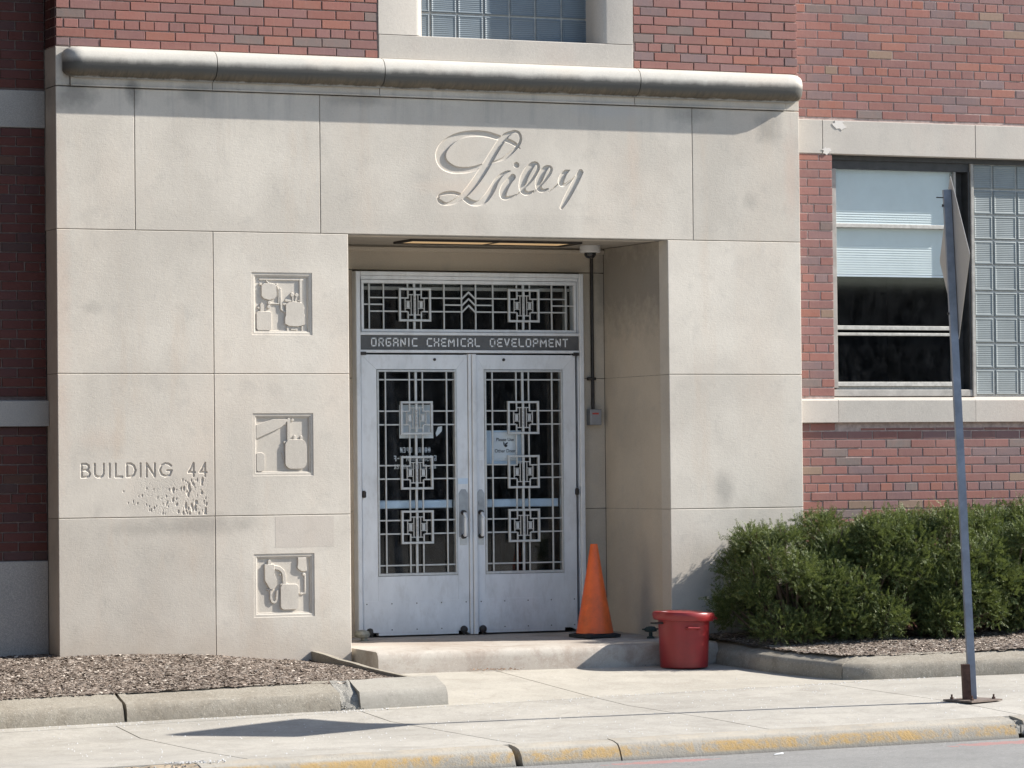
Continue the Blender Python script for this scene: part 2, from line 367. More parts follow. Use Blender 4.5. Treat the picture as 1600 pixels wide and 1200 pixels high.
# ------------------------------------------------------------------ mesh helpers
def link(name, verts, faces, mat, parent=None, smooth=False, kind=None, loc=None):
    me = bpy.data.meshes.new(name); me.from_pydata(verts, [], faces); me.update()
    return link_me(name, me, mat, parent, smooth, kind, loc)
def link_me(name, me, mat, parent=None, smooth=False, kind=None, loc=None):
    if mat and not me.materials: me.materials.append(mat)
    if smooth: me.polygons.foreach_set("use_smooth", [True] * len(me.polygons))
    o = bpy.data.objects.new(name, me); COL.objects.link(o)
    if parent is not None: o.parent = parent
    if kind: o["kind"] = kind
    if loc is not None: o.location = loc
    return o
def fast_mesh(name, V, F, mat, parent=None, kind=None):
    V = np.asarray(V, np.float32); F = np.asarray(F, np.int32)
    me = bpy.data.meshes.new(name); me.vertices.add(len(V)); me.vertices.foreach_set("co", V.ravel())
    k = F.shape[1]; me.loops.add(F.size); me.loops.foreach_set("vertex_index", F.ravel())
    me.polygons.add(len(F)); me.polygons.foreach_set("loop_start", np.arange(0, F.size, k, dtype=np.int32))
    try: me.polygons.foreach_set("loop_total", np.full(len(F), k, dtype=np.int32))
    except Exception: pass
    me.update(calc_edges=True); me.validate()
    return link_me(name, me, mat, parent, kind=kind)
class MB:
    def __init__(s): s.v = []; s.f = []
    def add(s, V, F):
        n = len(s.v); s.v += [tuple(v) for v in V]; s.f += [tuple(i + n for i in f) for f in F]; return s
    def box(s, x0, x1, y0, y1, z0, z1):
        V = [(x0, y0, z0), (x1, y0, z0), (x1, y1, z0), (x0, y1, z0), (x0, y0, z1), (x1, y0, z1), (x1, y1, z1), (x0, y1, z1)]
        F = [(0, 3, 2, 1), (4, 5, 6, 7), (0, 1, 5, 4), (1, 2, 6, 5), (2, 3, 7, 6), (3, 0, 4, 7)]
        return s.add(V, F)
    def cbox(s, x0, x1, y0, y1, z0, z1, c=.003):
        """box whose front (-Y) edges are chamfered by c"""
        V = [(x0 + c, y0, z0 + c), (x1 - c, y0, z0 + c), (x1 - c, y0, z1 - c), (x0 + c, y0, z1 - c),
             (x0, y0 + c, z0), (x1, y0 + c, z0), (x1, y0 + c, z1), (x0, y0 + c, z1),
             (x0, y1, z0), (x1, y1, z0), (x1, y1, z1), (x0, y1, z1)]
        F = [(0, 1, 2, 3), (0, 4, 5, 1), (1, 5, 6, 2), (2, 6, 7, 3), (3, 7, 4, 0),
             (4, 8, 9, 5), (5, 9, 10, 6), (6, 10, 11, 7), (7, 11, 8, 4), (8, 11, 10, 9)]
        return s.add(V, F)
    def lathe(s, prof, n=24, cx=0, cy=0, ax='z', caps=True, sx=1, sy=1):
        V = []; F = []
        for (r, h) in prof:
            for i in range(n):
                a = 2 * math.pi * i / n
                if ax == 'z': V.append((cx + r * math.cos(a) * sx, cy + r * math.sin(a) * sy, h))
                else: V.append((cx + r * math.cos(a), h, cy + r * math.sin(a)))
        for j in range(len(prof) - 1):
            for i in range(n):
                a, b = j * n + i, j * n + (i + 1) % n
                F.append((a, b, b + n, a + n))
        if caps:
            F.append(tuple(range(n - 1, -1, -1))); F.append(tuple(range((len(prof) - 1) * n, len(prof) * n)))
        return s.add(V, F)
    def tube(s, pts, r, n=8):
        pts = [Vector(p) for p in pts]; V = []; F = []
        rs = r if isinstance(r, (list, tuple)) else [r] * len(pts)
        for j, p in enumerate(pts):
            t = (pts[min(j + 1, len(pts) - 1)] - pts[max(j - 1, 0)]).normalized()
            a = t.cross(Vector((.31, .2, .93)));
            if a.length < .05: a = t.cross(Vector((1, 0, 0)))
            a.normalize(); b = t.cross(a)
            for i in range(n):
                q = 2 * math.pi * i / n; V.append(p + (a * math.cos(q) + b * math.sin(q)) * rs[j])
        for j in range(len(pts) - 1):
            for i in range(n):
                x, y = j * n + i, j * n + (i + 1) % n; F.append((x, y, y + n, x + n))
        F.append(tuple(range(n - 1, -1, -1))); F.append(tuple(range((len(pts) - 1) * n, len(pts) * n)))
        return s.add(V, F)
    def prism(s, poly, path):
        """sweep closed polygon: path = list of functions/poly lists of equal length"""
        n = len(path[0]); V = [p for ring in path for p in ring]; F = []
        for j in range(len(path) - 1):
            for i in range(n):
                a, b = j * n + i, j * n + (i + 1) % n; F.append((a, b, b + n, a + n))
        F.append(tuple(range(n - 1, -1, -1))); F.append(tuple(range((len(path) - 1) * n, len(path) * n)))
        return s.add(V, F)
    def build(s, name, mat, parent=None, smooth=False, kind=None, loc=None):
        o = link(name, s.v, s.f, mat, parent, smooth, kind, loc)
        bm = bmesh.new(); bm.from_mesh(o.data); bmesh.ops.recalc_face_normals(bm, faces=bm.faces); bm.to_mesh(o.data); bm.free()
        return o
def box(name, x0, x1, y0, y1, z0, z1, mat, parent=None, c=None, kind=None):
    m = MB()
    if c: m.cbox(x0, x1, y0, y1, z0, z1, c)
    else: m.box(x0, x1, y0, y1, z0, z1)
    return m.build(name, mat, parent, kind=kind)
def thing(name, label, cat, loc=(0, 0, 0), group=None):
    o = bpy.data.objects.new(name, None); COL.objects.link(o); o.empty_display_size = .2
    o.location = loc; o["label"] = label; o["category"] = cat
    if group: o["group"] = group
    return o
def tag(o, label, cat, group=None):
    o["label"] = label; o["category"] = cat
    if group: o["group"] = group
    return o
def structure(o): o["kind"] = "structure"; return o
def kids(parent, o):   # keep world placement when parenting under a moved empty
    o.parent = parent; o.matrix_parent_inverse = Matrix.Translation(-Vector(parent.location)); return o
def auto_smooth(o, ang=35):
    me = o.data
    me.polygons.foreach_set("use_smooth", [True] * len(me.polygons))
    try: me.set_sharp_from_angle(angle=math.radians(ang))
    except Exception: pass
    return o

# ------------------------------------------------------------------ ground heights
GY = [-9, .4, 2.0, 2.6, 3.8, 4.6]
GZ1 = [-1.113, -1.113, -1.256, -1.300, -1.305, -1.305]
GZ2 = [-1.130, -1.130, -1.181, -1.195, -1.217, -1.256]
def gz(x, y):
    xx = min(max(x, -3.0), 9.0)
    a = float(np.interp(-y, GY, GZ1)); b = float(np.interp(-y, GY, GZ2))
    return a + (b - a) * (xx - 1) / 4.2
def kerb_z(x):       # top back edge of street kerb
    return -1.3135 + .0118 * (min(max(x, -6), 12))
def road_z(x):
    return -1.426 + .0092 * (min(max(x, -6), 12))
def slab(x0, x1, y0, y1, name, mat, parent, t=.03, dz=0.0, poly=None):
    xs = sorted(set([x0, x1] + [x for x in (-3.0, 9.0) if x0 < x < x1] + [x0 + (x1 - x0) * i / 4 for i in range(5)]))
    ys = sorted(set([y0, y1] + [-q for q in GY if y0 < -q < y1]))
    V = []; F = []
    for x in xs:
        for y in ys: V.append((x, y, gz(x, y) + dz))
    ny = len(ys)
    for i in range(len(xs) - 1):
        for j in range(ny - 1): a = i * ny + j; F.append((a, a + ny, a + ny + 1, a + 1))
    if t:
        ring = [i * ny for i in range(len(xs))] + [(len(xs) - 1) * ny + j for j in range(1, ny)] + [i * ny + ny - 1 for i in range(len(xs) - 2, -1, -1)] + [j for j in range(ny - 2, 0, -1)]
        b0 = len(V)
        for i in ring: V.append((V[i][0], V[i][1], V[i][2] - t))
        for q in range(len(ring)):
            a, b = ring[q], ring[(q + 1) % len(ring)]; F.append((b, a, b0 + q, b0 + (q + 1) % len(ring)))
    return link(name, V, F, mat, parent)

# far ground, road
structure(link("ground", [(-900, -900, -1.75), (900, -900, -1.75), (900, 900, -1.75), (-900, 900, -1.75)], [(0, 1, 2, 3)], M_FAR))
V = []; F = []
rx = [-80, -6, 0, 6, 12, 80]
for x in rx: V += [(x, -4.80, road_z(x)), (x, -16, road_z(x)), (x, -16, road_z(x) - .4), (x, -4.80, road_z(x) - .4)]
for i in range(len(rx) - 1):
    a = i * 4; F += [(a, a + 1, a + 5, a + 4), (a + 1, a + 2, a + 6, a + 5)]
structure(link("road", V, F, M_ROAD))
V = [(x, y, road_z(x) + .06) for x in (-80, -6, 12, 80) for y in (-16.0, -27.5)]
structure(link("far_pavement", V, [(0, 1, 3, 2), (2, 3, 5, 4), (4, 5, 7, 6)], M_WALK))
# added unseen buildings: one darkens window reflections, one blocks sky from the left wall
def added_building(name, label, x0, x1, y0, y1, z1, face, mat):
    t = thing(name, label, "building", ((x0 + x1) / 2, (y0 + y1) / 2, -1.5))
    m = MB(); m.box(x0, x1, y0, y1, -1.7, z1); kids(t, m.build("wall", mat))  # body of the added unseen building
    m = MB(); m.box(x0 - .2, x1 + .2, y0 - .2, y1 + .2, z1 + .002, z1 + .35); kids(t, m.build("added_coping", M_SUB))
    return t
added_building("reflection_building", "low dark unseen building added behind the viewer to darken window reflections", -60, 130, -92, -80, 5.9, 0, M_FARB)
added_building("sky_blocker", "dark unseen block added on the left to keep sky light off the left wall", -9, -1.85, -3.9, .2, 8.5, 0, M_BLOCKER)
# pavement with slabs
pav = structure(slab(-14, 20, -4.6, 1.3, "pavement", M_SUB, None, t=0, dz=-.014))
XJ = [-14.2, -10.4, -7.0, -3.62, -1.94, -.26, 1.405, 3.085, 4.87, 6.55, 8.23, 11.5, 15, 20]
for i in range(len(XJ) - 1):
    slab(XJ[i] + .005, XJ[i + 1] - .005, -4.592, -2.1, "slab", M_WALK, pav)
slab(1.6, 3.08, -2.09, -.3, "slab", M_PLAZA, pav); slab(3.09, 5.3, -2.09, -.3, "slab", M_PLAZA, pav)
slab(-3.4, 1.59, -2.09, -1.8, "slab", M_WALK, pav); slab(5.31, 20, -2.09, -1.9, "slab", M_WALK, pav)

# street kerb: stones with broken gaps
def street_kerb_piece(x0, x1, parent):
    n = max(2, int((x1 - x0) / .35)); rings = []
    for i in range(n + 1):
        x = x0 + (x1 - x0) * i / n; z = kerb_z(x); j = lambda a: (random.random() - .5) * a
        b = road_z(x) - .05
        rings.append([(x, -4.606, b), (x, -4.606, z), (x, -4.70 + j(.012), z - .008 + j(.004)), (x, -4.755 + j(.012), z - .022 + j(.006)), (x, -4.785 + j(.008), z - .05), (x, -4.81, z - .10), (x, -4.83, b)])
    m = MB(); m.prism(None, rings); o = m.build("kerb_stone", M_YKERB, parent); auto_smooth(o, 40); return o
sk = thing("street_kerb", "grey concrete street kerb with worn yellow paint between sidewalk and road", "kerb", (1, -4.7, -1.35))
for a, b in ((-6, -3.6), (-3.57, -1.75), (-.60, 1.30), (1.345, 1.975), (1.985, 4.70), (4.76, 7.6), (7.63, 12)):
    o = street_kerb_piece(a, b, None); kids(sk, o)
# crumbled end of kerb by the post
m = MB()
for i in range(60):
    x = random.uniform(4.66, 4.82); s = random.uniform(.008, .024); y = random.uniform(-4.78, -4.63); z = kerb_z(x) - random.uniform(.0, .02) - (abs(y + 4.62)) * .25
    m.box(x - s, x + s, y - s, y + s, z - .05, z + random.uniform(-.01, .004))
kids(sk, m.build("crumbled_edge", M_BROKEN, kind="stuff"))

# ------------------------------------------------------------------ height-field patches (carving)
def seg_d(PX, PZ, a, b):
    ax, az = a; bx, bz = b; dx, dz = bx - ax, bz - az; L = dx * dx + dz * dz + 1e-12
    t = np.clip(((PX - ax) * dx + (PZ - az) * dz) / L, 0, 1)
    return np.hypot(PX - ax - t * dx, PZ - az - t * dz), t
def stroke_depth(PX, PZ, pts, k=.8):
    D = np.zeros_like(PX)
    for p, q in zip(pts[:-1], pts[1:]):
        d, t = seg_d(PX, PZ, p[:2], q[:2]); wv = p[2] + (q[2] - p[2]) * t
        D = np.maximum(D, k * (wv - d))
    return D
def patch(name, x0, x1, z0, z1, res, depthf, mat, parent, y0=0.0):
    nx = int(round((x1 - x0) / res)) + 1; nz = int(round((z1 - z0) / res)) + 1
    xs = np.linspace(x0, x1, nx); zs = np.linspace(z0, z1, nz)
    PX, PZ = np.meshgrid(xs, zs, indexing='ij')
    D = depthf(PX, PZ)
    D[0, :] = 0; D[-1, :] = 0; D[:, 0] = 0; D[:, -1] = 0
    V = np.stack([PX, D + y0, PZ], -1).reshape(-1, 3)
    I = np.arange(nx * nz).reshape(nx, nz)
    F = np.stack([I[:-1, :-1], I[1:, :-1], I[1:, 1:], I[:-1, 1:]], -1).reshape(-1, 4)
    me = bpy.data.meshes.new(name); me.from_pydata(V.tolist(), [], F.tolist()); me.update()
    o = link_me(name, me, mat, parent); return o
def stone_with_hole(x0, x1, y1, z0, z1, holes, parent, c=.0035, y0=0.0):
    """stone block whose front face leaves rectangular holes (hx0,hx1,hz0,hz1) for carved patches"""
    V = []; F = []
    xs = sorted(set([x0 + c, x1 - c] + [h[0] for h in holes] + [h[1] for h in holes]))
    zs = sorted(set([z0 + c, z1 - c] + [h[2] for h in holes] + [h[3] for h in holes]))
    idx = {}
    def vi(x, z):
        if (x, z) not in idx: idx[(x, z)] = len(V); V.append((x, y0, z))
        return idx[(x, z)]
    for i in range(len(xs) - 1):
        for j in range(len(zs) - 1):
            cx, cz = (xs[i] + xs[i + 1]) / 2, (zs[j] + zs[j + 1]) / 2
            if any(h[0] < cx < h[1] and h[2] < cz < h[3] for h in holes): continue
            F.append((vi(xs[i], zs[j]), vi(xs[i + 1], zs[j]), vi(xs[i + 1], zs[j + 1]), vi(xs[i], zs[j + 1])))
    b = len(V)
    V += [(x0 + c, y0, z0 + c), (x1 - c, y0, z0 + c), (x1 - c, y0, z1 - c), (x0 + c, y0, z1 - c),
          (x0, y0 + c, z0), (x1, y0 + c, z0), (x1, y0 + c, z1), (x0, y0 + c, z1), (x0, y1, z0), (x1, y1, z0), (x1, y1, z1), (x0, y1, z1)]
    F += [tuple(b + i for i in f) for f in [(0, 4, 5, 1), (1, 5, 6, 2), (2, 6, 7, 3), (3, 7, 4, 0), (4, 8, 9, 5), (5, 9, 10, 6), (6, 10, 11, 7), (7, 11, 8, 4)]]
    return link("stone_block", V, F, M_STONE, parent)

# ================================================================== ENTRANCE PORTAL
P = thing("entrance_portal", "pale limestone entrance portal with carved name over recessed double doors", "building entrance", (0, 0, 0))
G = .0019
def blk(x0, x1, z0, z1, y1=.25, y0=0.0, mat=M_STONE, name="stone_block", c=.0035):
    return box(name, x0 + G, x1 - G, y0, y1, z0 + G, z1 - G, mat, P, c)
# backing masses behind the facing
bk = MB()
bk.box(.014, 2.14, .30, 1.34, -1.7, 1.99); bk.box(4.93, 5.807, .30, 1.34, -1.7, 1.99)
bk.box(.014, 5.807, .31, 1.34, 2.012, 3.2); bk.box(.014, 2.6, .013, 1.34, 3.264, 5.0); bk.box(4.25, 5.807, .013, 1.34, 3.264, 5.0)
bk.box(2.6, 4.25, .33, 1.34, 3.2, 5.0)
bk.build("core_wall", M_MORTAR, P)
jf = MB()      # joint fill just behind stone faces
for b in ((.010, 2.150, .012, .29, -1.6, 1.995), (4.712, 5.812, .012, .14, -1.6, 1.995), (.010, 5.812, .012, .29, 1.998, 3.0)):
    jf.box(*b)
# holes for carved patches are handled by keeping the fill behind 60 mm there
jf = MB(); jf.box(.012, 2.148, .07, .29, -1.6, 1.99); jf.box(4.713, 5.81, .07, .14, -1.6, 1.99); jf.box(.012, 5.81, .07, .29, 2.01, 2.98)
jf.build("joint_fill", M_JOINT, P)
js = MB()
for z in (0.0, 1.0, 2.0): js.box(.012, 2.148 if z < 2 else 5.81, .009, .071, z - .0035, z + .0035)
for z in (0.0, 1.0): js.box(4.713, 5.81, .009, .071, z - .0035, z + .0035)
js.box(1.1353, 1.1423, .009, .071, -1.3, 1.9)
for x in (.569, 1.948, 4.9145): js.box(x - .0035, x + .0035, .009, .071, 2.01, 2.98)
js.build("joint_mortar", M_JOINT, P)

# left pier stones
blk(0, 1.139, 1.0, 2.0); blk(0, 1.139, -1.5, 0.0)
# building 44 block
def mk(pts): return pts
LET = {  # letter strokes on a unit cell (0..1 wide, 0..1 tall), curved ones as polylines
 'B': [[(0, 0), (0, 1)], [(0, 1), (.55, 1), (.82, .9), (.86, .75), (.75, .6), (.5, .54), (0, .54)], [(.5, .54), (.85, .45), (1, .28), (.88, .08), (.6, 0), (0, 0)]],
 'U': [[(0, 1), (0, .3), (.12, .1), (.35, 0), (.65, 0), (.88, .1), (1, .3), (1, 1)]], 'I': [[(.5, 0), (.5, 1)]], 'L': [[(0, 1), (0, 0), (1, 0)]],
 'D': [[(0, 0), (0, 1), (.45, 1), (.8, .85), (1, .5), (.8, .15), (.45, 0), (0, 0)]], 'N': [[(0, 0), (0, 1), (1, 0), (1, 1)]],
 'G': [[(.95, .82), (.75, .96), (.45, 1), (.15, .85), (0, .5), (.15, .15), (.5, 0), (.85, .1), (1, .45), (.62, .45)]],
 '4': [[(.8, 0), (.8, 1), (0, .3), (1, .3)]]}
def letters(s, spans, z0, z1, hw):
    out = []
    for ch, (a, b) in zip(s, spans):
        for st in LET[ch]:
            out.append([(a + hw + (b - a - 2 * hw) * u if b - a > 2.2 * hw else (a + b) / 2, z0 + hw + (z1 - z0 - 2 * hw) * v, hw) for u, v in st])
    return out
def zx(v): return .0833 + (v - 100) / 1465 * 1.012 * 1.0      # horizontal scale of the inscription
XB0 = .105; SX = .7045e-3
def lx(v): return .100 + v * .6905e-3
spans = [(170, 280), (303, 422), (440, 500), (520, 612), (638, 752), (762, 820), (842, 952), (980, 1128), (1280, 1372), (1400, 1495)]
spans = [(.0411 + a * .6985e-3, .0411 + b * .6985e-3) for a, b in spans]
inscr = letters("BUILDING44", spans, .274, .382, .0088)
rc = random.Random(5); craters = []
for i in range(85):
    t = rc.random() ** .6
    u = 600 + 880 * t; v = rc.uniform(330, 700) if u > 1100 else rc.uniform(420, 690)
    r = rc.uniform(.0035, .0075) + (.009 * rc.random() if u > 1080 else .002 * rc.random())
    craters.append((.0411 + u * .6985e-3, .381 - (v - 150) * .668e-3, r * .8, r * rc.uniform(1.0, 2.0)))
def d_inscr(PX, PZ):
    D = np.zeros_like(PX)
    for s in inscr: D = np.maximum(D, np.minimum(stroke_depth(PX, PZ, s, 1.6), .0075))
    for cx, cz, ra, rb in craters:
        q = 1 - ((PX - cx) / ra) ** 2 - ((PZ - cz - (PX - cx) * .3) / rb) ** 2
        D = np.maximum(D, np.sqrt(np.clip(q, 0, 1)) * min(ra * .75, .007))
    reg = np.clip((PX - .45) / .2, 0, 1) * np.clip((PZ - .01) / .02, 0, 1) * np.clip((.30 - PZ) / .05, 0, 1) * np.clip((1.12 - PX) / .03, 0, 1)
    rough = RNG.normal(0, 1, D.shape)
    rough = (rough + np.roll(rough, 1, 0) + np.roll(rough, 1, 1) + np.roll(np.roll(rough, 1, 0), 1, 1)) / 4
    D += reg * np.clip(rough, 0, 3) * .0010
    return D
hb = (.12, 1.118, .012, .405)
stone_with_hole(G, 1.139 - G, .25, G, 1 - G, [hb], P)
patch("carved_inscription", *hb, .0030, d_inscr, M_STONE_D, P)

# relief stones (three stacked at the right of the left pier)
def rbox_sd(PX, PZ, x0, x1, z0, z1, r):
    cx, cz, hx, hz = (x0 + x1) / 2, (z0 + z1) / 2, (x1 - x0) / 2 - r, (z1 - z0) / 2 - r
    dx = np.abs(PX - cx) - hx; dz = np.abs(PZ - cz) - hz
    return np.hypot(np.maximum(dx, 0), np.maximum(dz, 0)) + np.minimum(np.maximum(dx, dz), 0) - r
def poly_sd(PX, PZ, poly):
    d = np.full(PX.shape, 1e9); ins = np.zeros(PX.shape, bool); n = len(poly)
    for i in range(n):
        a, b = poly[i], poly[(i + 1) % n]
        dd, _ = seg_d(PX, PZ, a, b); d = np.minimum(d, dd)
        cond = ((a[1] > PZ) != (b[1] > PZ)); xx = (b[0] - a[0]) * (PZ - a[1]) / ((b[1] - a[1]) + 1e-12) + a[0]
        ins ^= cond & (PX < xx)
    return np.where(ins, -d, d)
def relief(x0, x1, z0, z1, fx0, fx1, fy0, fy1, shapes):
    """shapes in the units of a drawing whose outer frame is fx0..fx1, fy0..fy1 (y down)"""
    sx = (x1 - x0) / (fx1 - fx0); sz = (z1 - z0) / (fy1 - fy0); s = (sx + sz) / 2
    X = lambda u: x0 + (u - fx0) * sx
    Z = lambda v: z1 - (v - fy0) * sz
    def f(PX, PZ):
        e = np.minimum(np.minimum(PX - x0, x1 - PX), np.minimum(PZ - z0, z1 - PZ))
        D = np.where(e > .004, .005, 0.0)
        D = np.where(e > .022, .005 + np.clip((e - .022) / .0023, 0, 1) * .005, D)
        field = np.clip((e - .032) / .0025, 0, 1)
        D = D + field * .0105
        for sh in shapes:
            t = sh[0]; h = (sh[-1] - .011) * .9 + .005           # h = depth of the raised top
            if t == 'b': sd = rbox_sd(PX, PZ, X(sh[1]), X(sh[2]), Z(sh[4]), Z(sh[3]), sh[5] * s)
            elif t == 'p': sd = poly_sd(PX, PZ, [(X(a), Z(b)) for a, b in sh[1]])
            elif t == 'l':
                sd = np.full(PX.shape, 1e9); pl = [(X(a), Z(b)) for a, b in sh[1]]
                for a, b in zip(pl[:-1], pl[1:]): sd = np.minimum(sd, seg_d(PX, PZ, a, b)[0])
                sd = sd - sh[2] * s
            elif t == 'c': sd = np.hypot(PX - X(sh[1]), PZ - Z(sh[2])) - sh[3] * s
            a = np.clip(.5 - sd / .0025, 0, 1)
            D = np.where((e > .031) & (a > 0), np.minimum(D, D * (1 - a) + h * a), D)
        return D
    return f
S1 = [('l', [(240, 240), (870, 240)], 10, .019), ('l', [(838, 250), (838, 600)], 20, .017), ('p', [(262, 330), (300, 300), (370, 290), (440, 300), (482, 330), (482, 480), (450, 520), (372, 540), (295, 520), (262, 480)], .013),
      ('c', 250, 310, 18, .016), ('c', 490, 320, 18, .016), ('l', [(335, 262), (370, 290)], 10, .018), ('l', [(500, 350), (522, 400), (516, 590), (385, 590)], 11, .019), ('l', [(540, 380), (552, 670), (600, 705)], 15, .018),
      ('c', 376, 578, 26, .016), ('c', 370, 636, 28, .015), ('b', 185, 410, 702, 980, 40, .014), ('l', [(268, 605), (268, 700)], 26, .016), ('c', 222, 652, 18, .018),
      ('p', [(612, 600), (650, 570), (740, 555), (850, 575), (885, 620), (892, 800), (892, 890), (820, 915), (740, 920), (650, 910), (600, 880), (600, 790), (612, 760)], .012),
      ('c', 714, 460, 30, .016), ('c', 778, 462, 28, .016), ('l', [(714, 460), (722, 560)], 13, .018), ('l', [(778, 460), (760, 560)], 13, .018), ('l', [(620, 545), (690, 545)], 15, .019), ('l', [(590, 600), (620, 598)], 13, .018),
      ('l', [(640, 925), (640, 975)], 15, .018), ('l', [(855, 925), (855, 975)], 15, .018), ('l', [(700, 960), (775, 960)], 14, .019), ('c', 810, 540, 14, .018)]
S2 = [('p', [(190, 310), (440, 225), (650, 225), (640, 262), (560, 345), (190, 518)], .014), ('l', [(665, 235), (665, 545)], 26, .014), ('c', 610, 285, 24, .018), ('c', 720, 238, 22, .018),
      ('b', 606, 920, 522, 952, 95, .011), ('b', 180, 320, 712, 985, 55, .013), ('l', [(575, 715), (592, 800)], 10, .02), ('l', [(750, 485), (750, 530)], 22, .018), ('l', [(845, 490), (845, 540)], 20, .018), ('l', [(600, 560), (640, 545)], 14, .018)]
S3 = [('p', [(314, 290), (452, 290), (462, 450), (490, 520), (492, 600), (430, 665), (385, 655), (316, 530)], .011), ('l', [(385, 250), (385, 300)], 26, .014), ('l', [(360, 662), (430, 662)], 14, .016),
      ('l', [(404, 670), (402, 790), (420, 840), (448, 856), (475, 840), (488, 800), (498, 690)], 16, .016), ('l', [(460, 335), (530, 352), (580, 400), (598, 460), (600, 585)], 28, .015), ('c', 545, 440, 15, .018), ('l', [(555, 590), (640, 590)], 16, .016),
      ('b', 540, 805, 588, 965, 55, .011), ('p', [(795, 200), (920, 200), (922, 400), (850, 405), (800, 372), (785, 340), (795, 300)], .013), ('l', [(870, 445), (900, 445), (902, 725), (830, 735)], 12, .019), ('c', 880, 450, 20, .018), ('c', 845, 735, 18, .018)]
for (z0, z1, rz0, rz1, fr, S) in ((1.0, 2.0, 1.272, 1.7205, (110, 1000, 135, 1050), S1), (0.0, 1.0, .2755, .724, (140, 1015, 135, 1055), S2), (-1.5, 0.0, -.7215, -.269, (150, 1035, 130, 1075), S3)):
    h = (1.422, 1.882, rz0, rz1)
    stone_with_hole(1.139 + G, 2.159 - G, .25, z0 + G, z1 - G, [h], P)
    patch("relief_panel", *h, .0023, relief(*h, *fr, S), M_STONE_D, P)
box("patch_stone", 1.587, 2.03, -.0006, .01, -.228, -.009, M_PATCH, P)
# right pier
blk(4.701, 5.821, 1.0, 2.0, .15); blk(4.701, 5.821, 0, 1.0, .15); blk(4.701, 5.821, -1.5, 0, .15)
# lintel stones
blk(0, .569, 2.0, 2.989, .30); blk(.569, 1.948, 2.0, 2.989, .30); blk(4.9145, 5.821, 2.0, 2.989, .30)
LX, LZ, LS = 2.747, 2.862, 1.0
# script "Lilly" digitised as centre lines with half widths; drawing units -> metres
def smooth(pts, n=5):
    out = []
    for i in range(len(pts) - 1):
        p0, p1, p2, p3 = pts[max(i - 1, 0)], pts[i], pts[i + 1], pts[min(i + 2, len(pts) - 1)]
        for k in range(n):
            t = k / n
            out.append(tuple(.5 * (2 * b + (c - a) * t + (2 * a - 5 * b + 4 * c - d) * t * t + (3 * b - a - 3 * c + d) * t ** 3) for a, b, c, d in zip(p0, p1, p2, p3)))
    return out + [pts[-1]]
def sc(pts):
    return [(2.8426 + (a - 120) * .8916e-3, 2.7797 - (b - 135) * .8177e-3 + (a - 820) * .025e-3, w * .86e-3) for a, b, w in pts]
SCRIPT = [
 [(866, 298, 5), (835, 268, 16), (780, 235, 19), (720, 214, 20), (660, 195, 24), (580, 172, 26), (480, 164, 27), (380, 172, 28), (290, 202, 34), (215, 255, 42), (170, 320, 47), (165, 385, 48), (195, 440, 46), (255, 476, 38), (320, 490, 30), (400, 488, 26), (470, 472, 22), (530, 446, 14), (600, 428, 8), (650, 412, 9), (720, 388, 15), (770, 350, 17), (820, 305, 15), (860, 255, 14), (874, 210, 13), (862, 165, 13), (828, 146, 13), (785, 158, 17), (735, 190, 28), (690, 245, 32), (645, 315, 34), (600, 390, 36), (550, 470, 38), (490, 560, 38), (420, 650, 34), (350, 722, 28), (280, 768, 22), (210, 788, 14), (160, 772, 18), (136, 742, 12), (150, 712, 12), (200, 694, 16), (260, 690, 16), (310, 700, 16), (370, 738, 22), (425, 775, 26), (480, 786, 24), (530, 766, 30), (575, 720, 32), (620, 650, 30), (655, 585, 24), (700, 535, 16), (745, 508, 12), (773, 500, 7)],
 [(800, 552, 27), (765, 590, 30), (725, 650, 36), (710, 705, 34), (728, 738, 20), (775, 734, 13), (835, 708, 5)],
 [(832, 446, 26), (833, 446, 26)],
 [(820, 722, 4), (875, 672, 9), (945, 605, 13), (1000, 535, 15), (1030, 475, 14), (1020, 436, 14), (985, 438, 22), (945, 480, 32), (905, 550, 36), (885, 620, 34), (890, 675, 28), (930, 700, 18), (985, 680, 8)],
 [(980, 695, 4), (1035, 645, 9), (1095, 575, 13), (1135, 520, 14), (1148, 480, 12), (1128, 460, 12), (1090, 480, 24), (1055, 535, 32), (1030, 600, 32), (1035, 655, 26), (1070, 676, 16), (1115, 660, 7)],
 [(1120, 688, 3), (1180, 640, 7), (1215, 605, 6)],
 [(1312, 494, 5), (1272, 515, 22), (1240, 570, 30), (1235, 610, 26), (1262, 626, 14), (1310, 596, 10), (1360, 555, 8)],
 [(1412, 512, 26), (1370, 590, 30), (1320, 680, 30), (1275, 760, 27), (1235, 830, 16)]]
SCRIPT = [sc(smooth(s)) for s in SCRIPT]
def d_script(PX, PZ):
    D = np.zeros_like(PX)
    cap = lambda D: np.minimum(D, .0115 + .0006 * np.clip((D - .0115) / .01, 0, 1))
    for s in SCRIPT:
        x = [p[0] for p in s]; z = [p[1] for p in s]
        D = np.maximum(D, stroke_depth(PX, PZ, s, 1.9))
    return cap(D)
hs = (2.80, 4.05, 2.165, 2.825)
stone_with_hole(1.948 + G, 4.9145 - G, .30, 2.0 + G, 2.989 - G, [hs], P)
patch("carved_script", *hs, .0029, d_script, M_STONE_D, P)

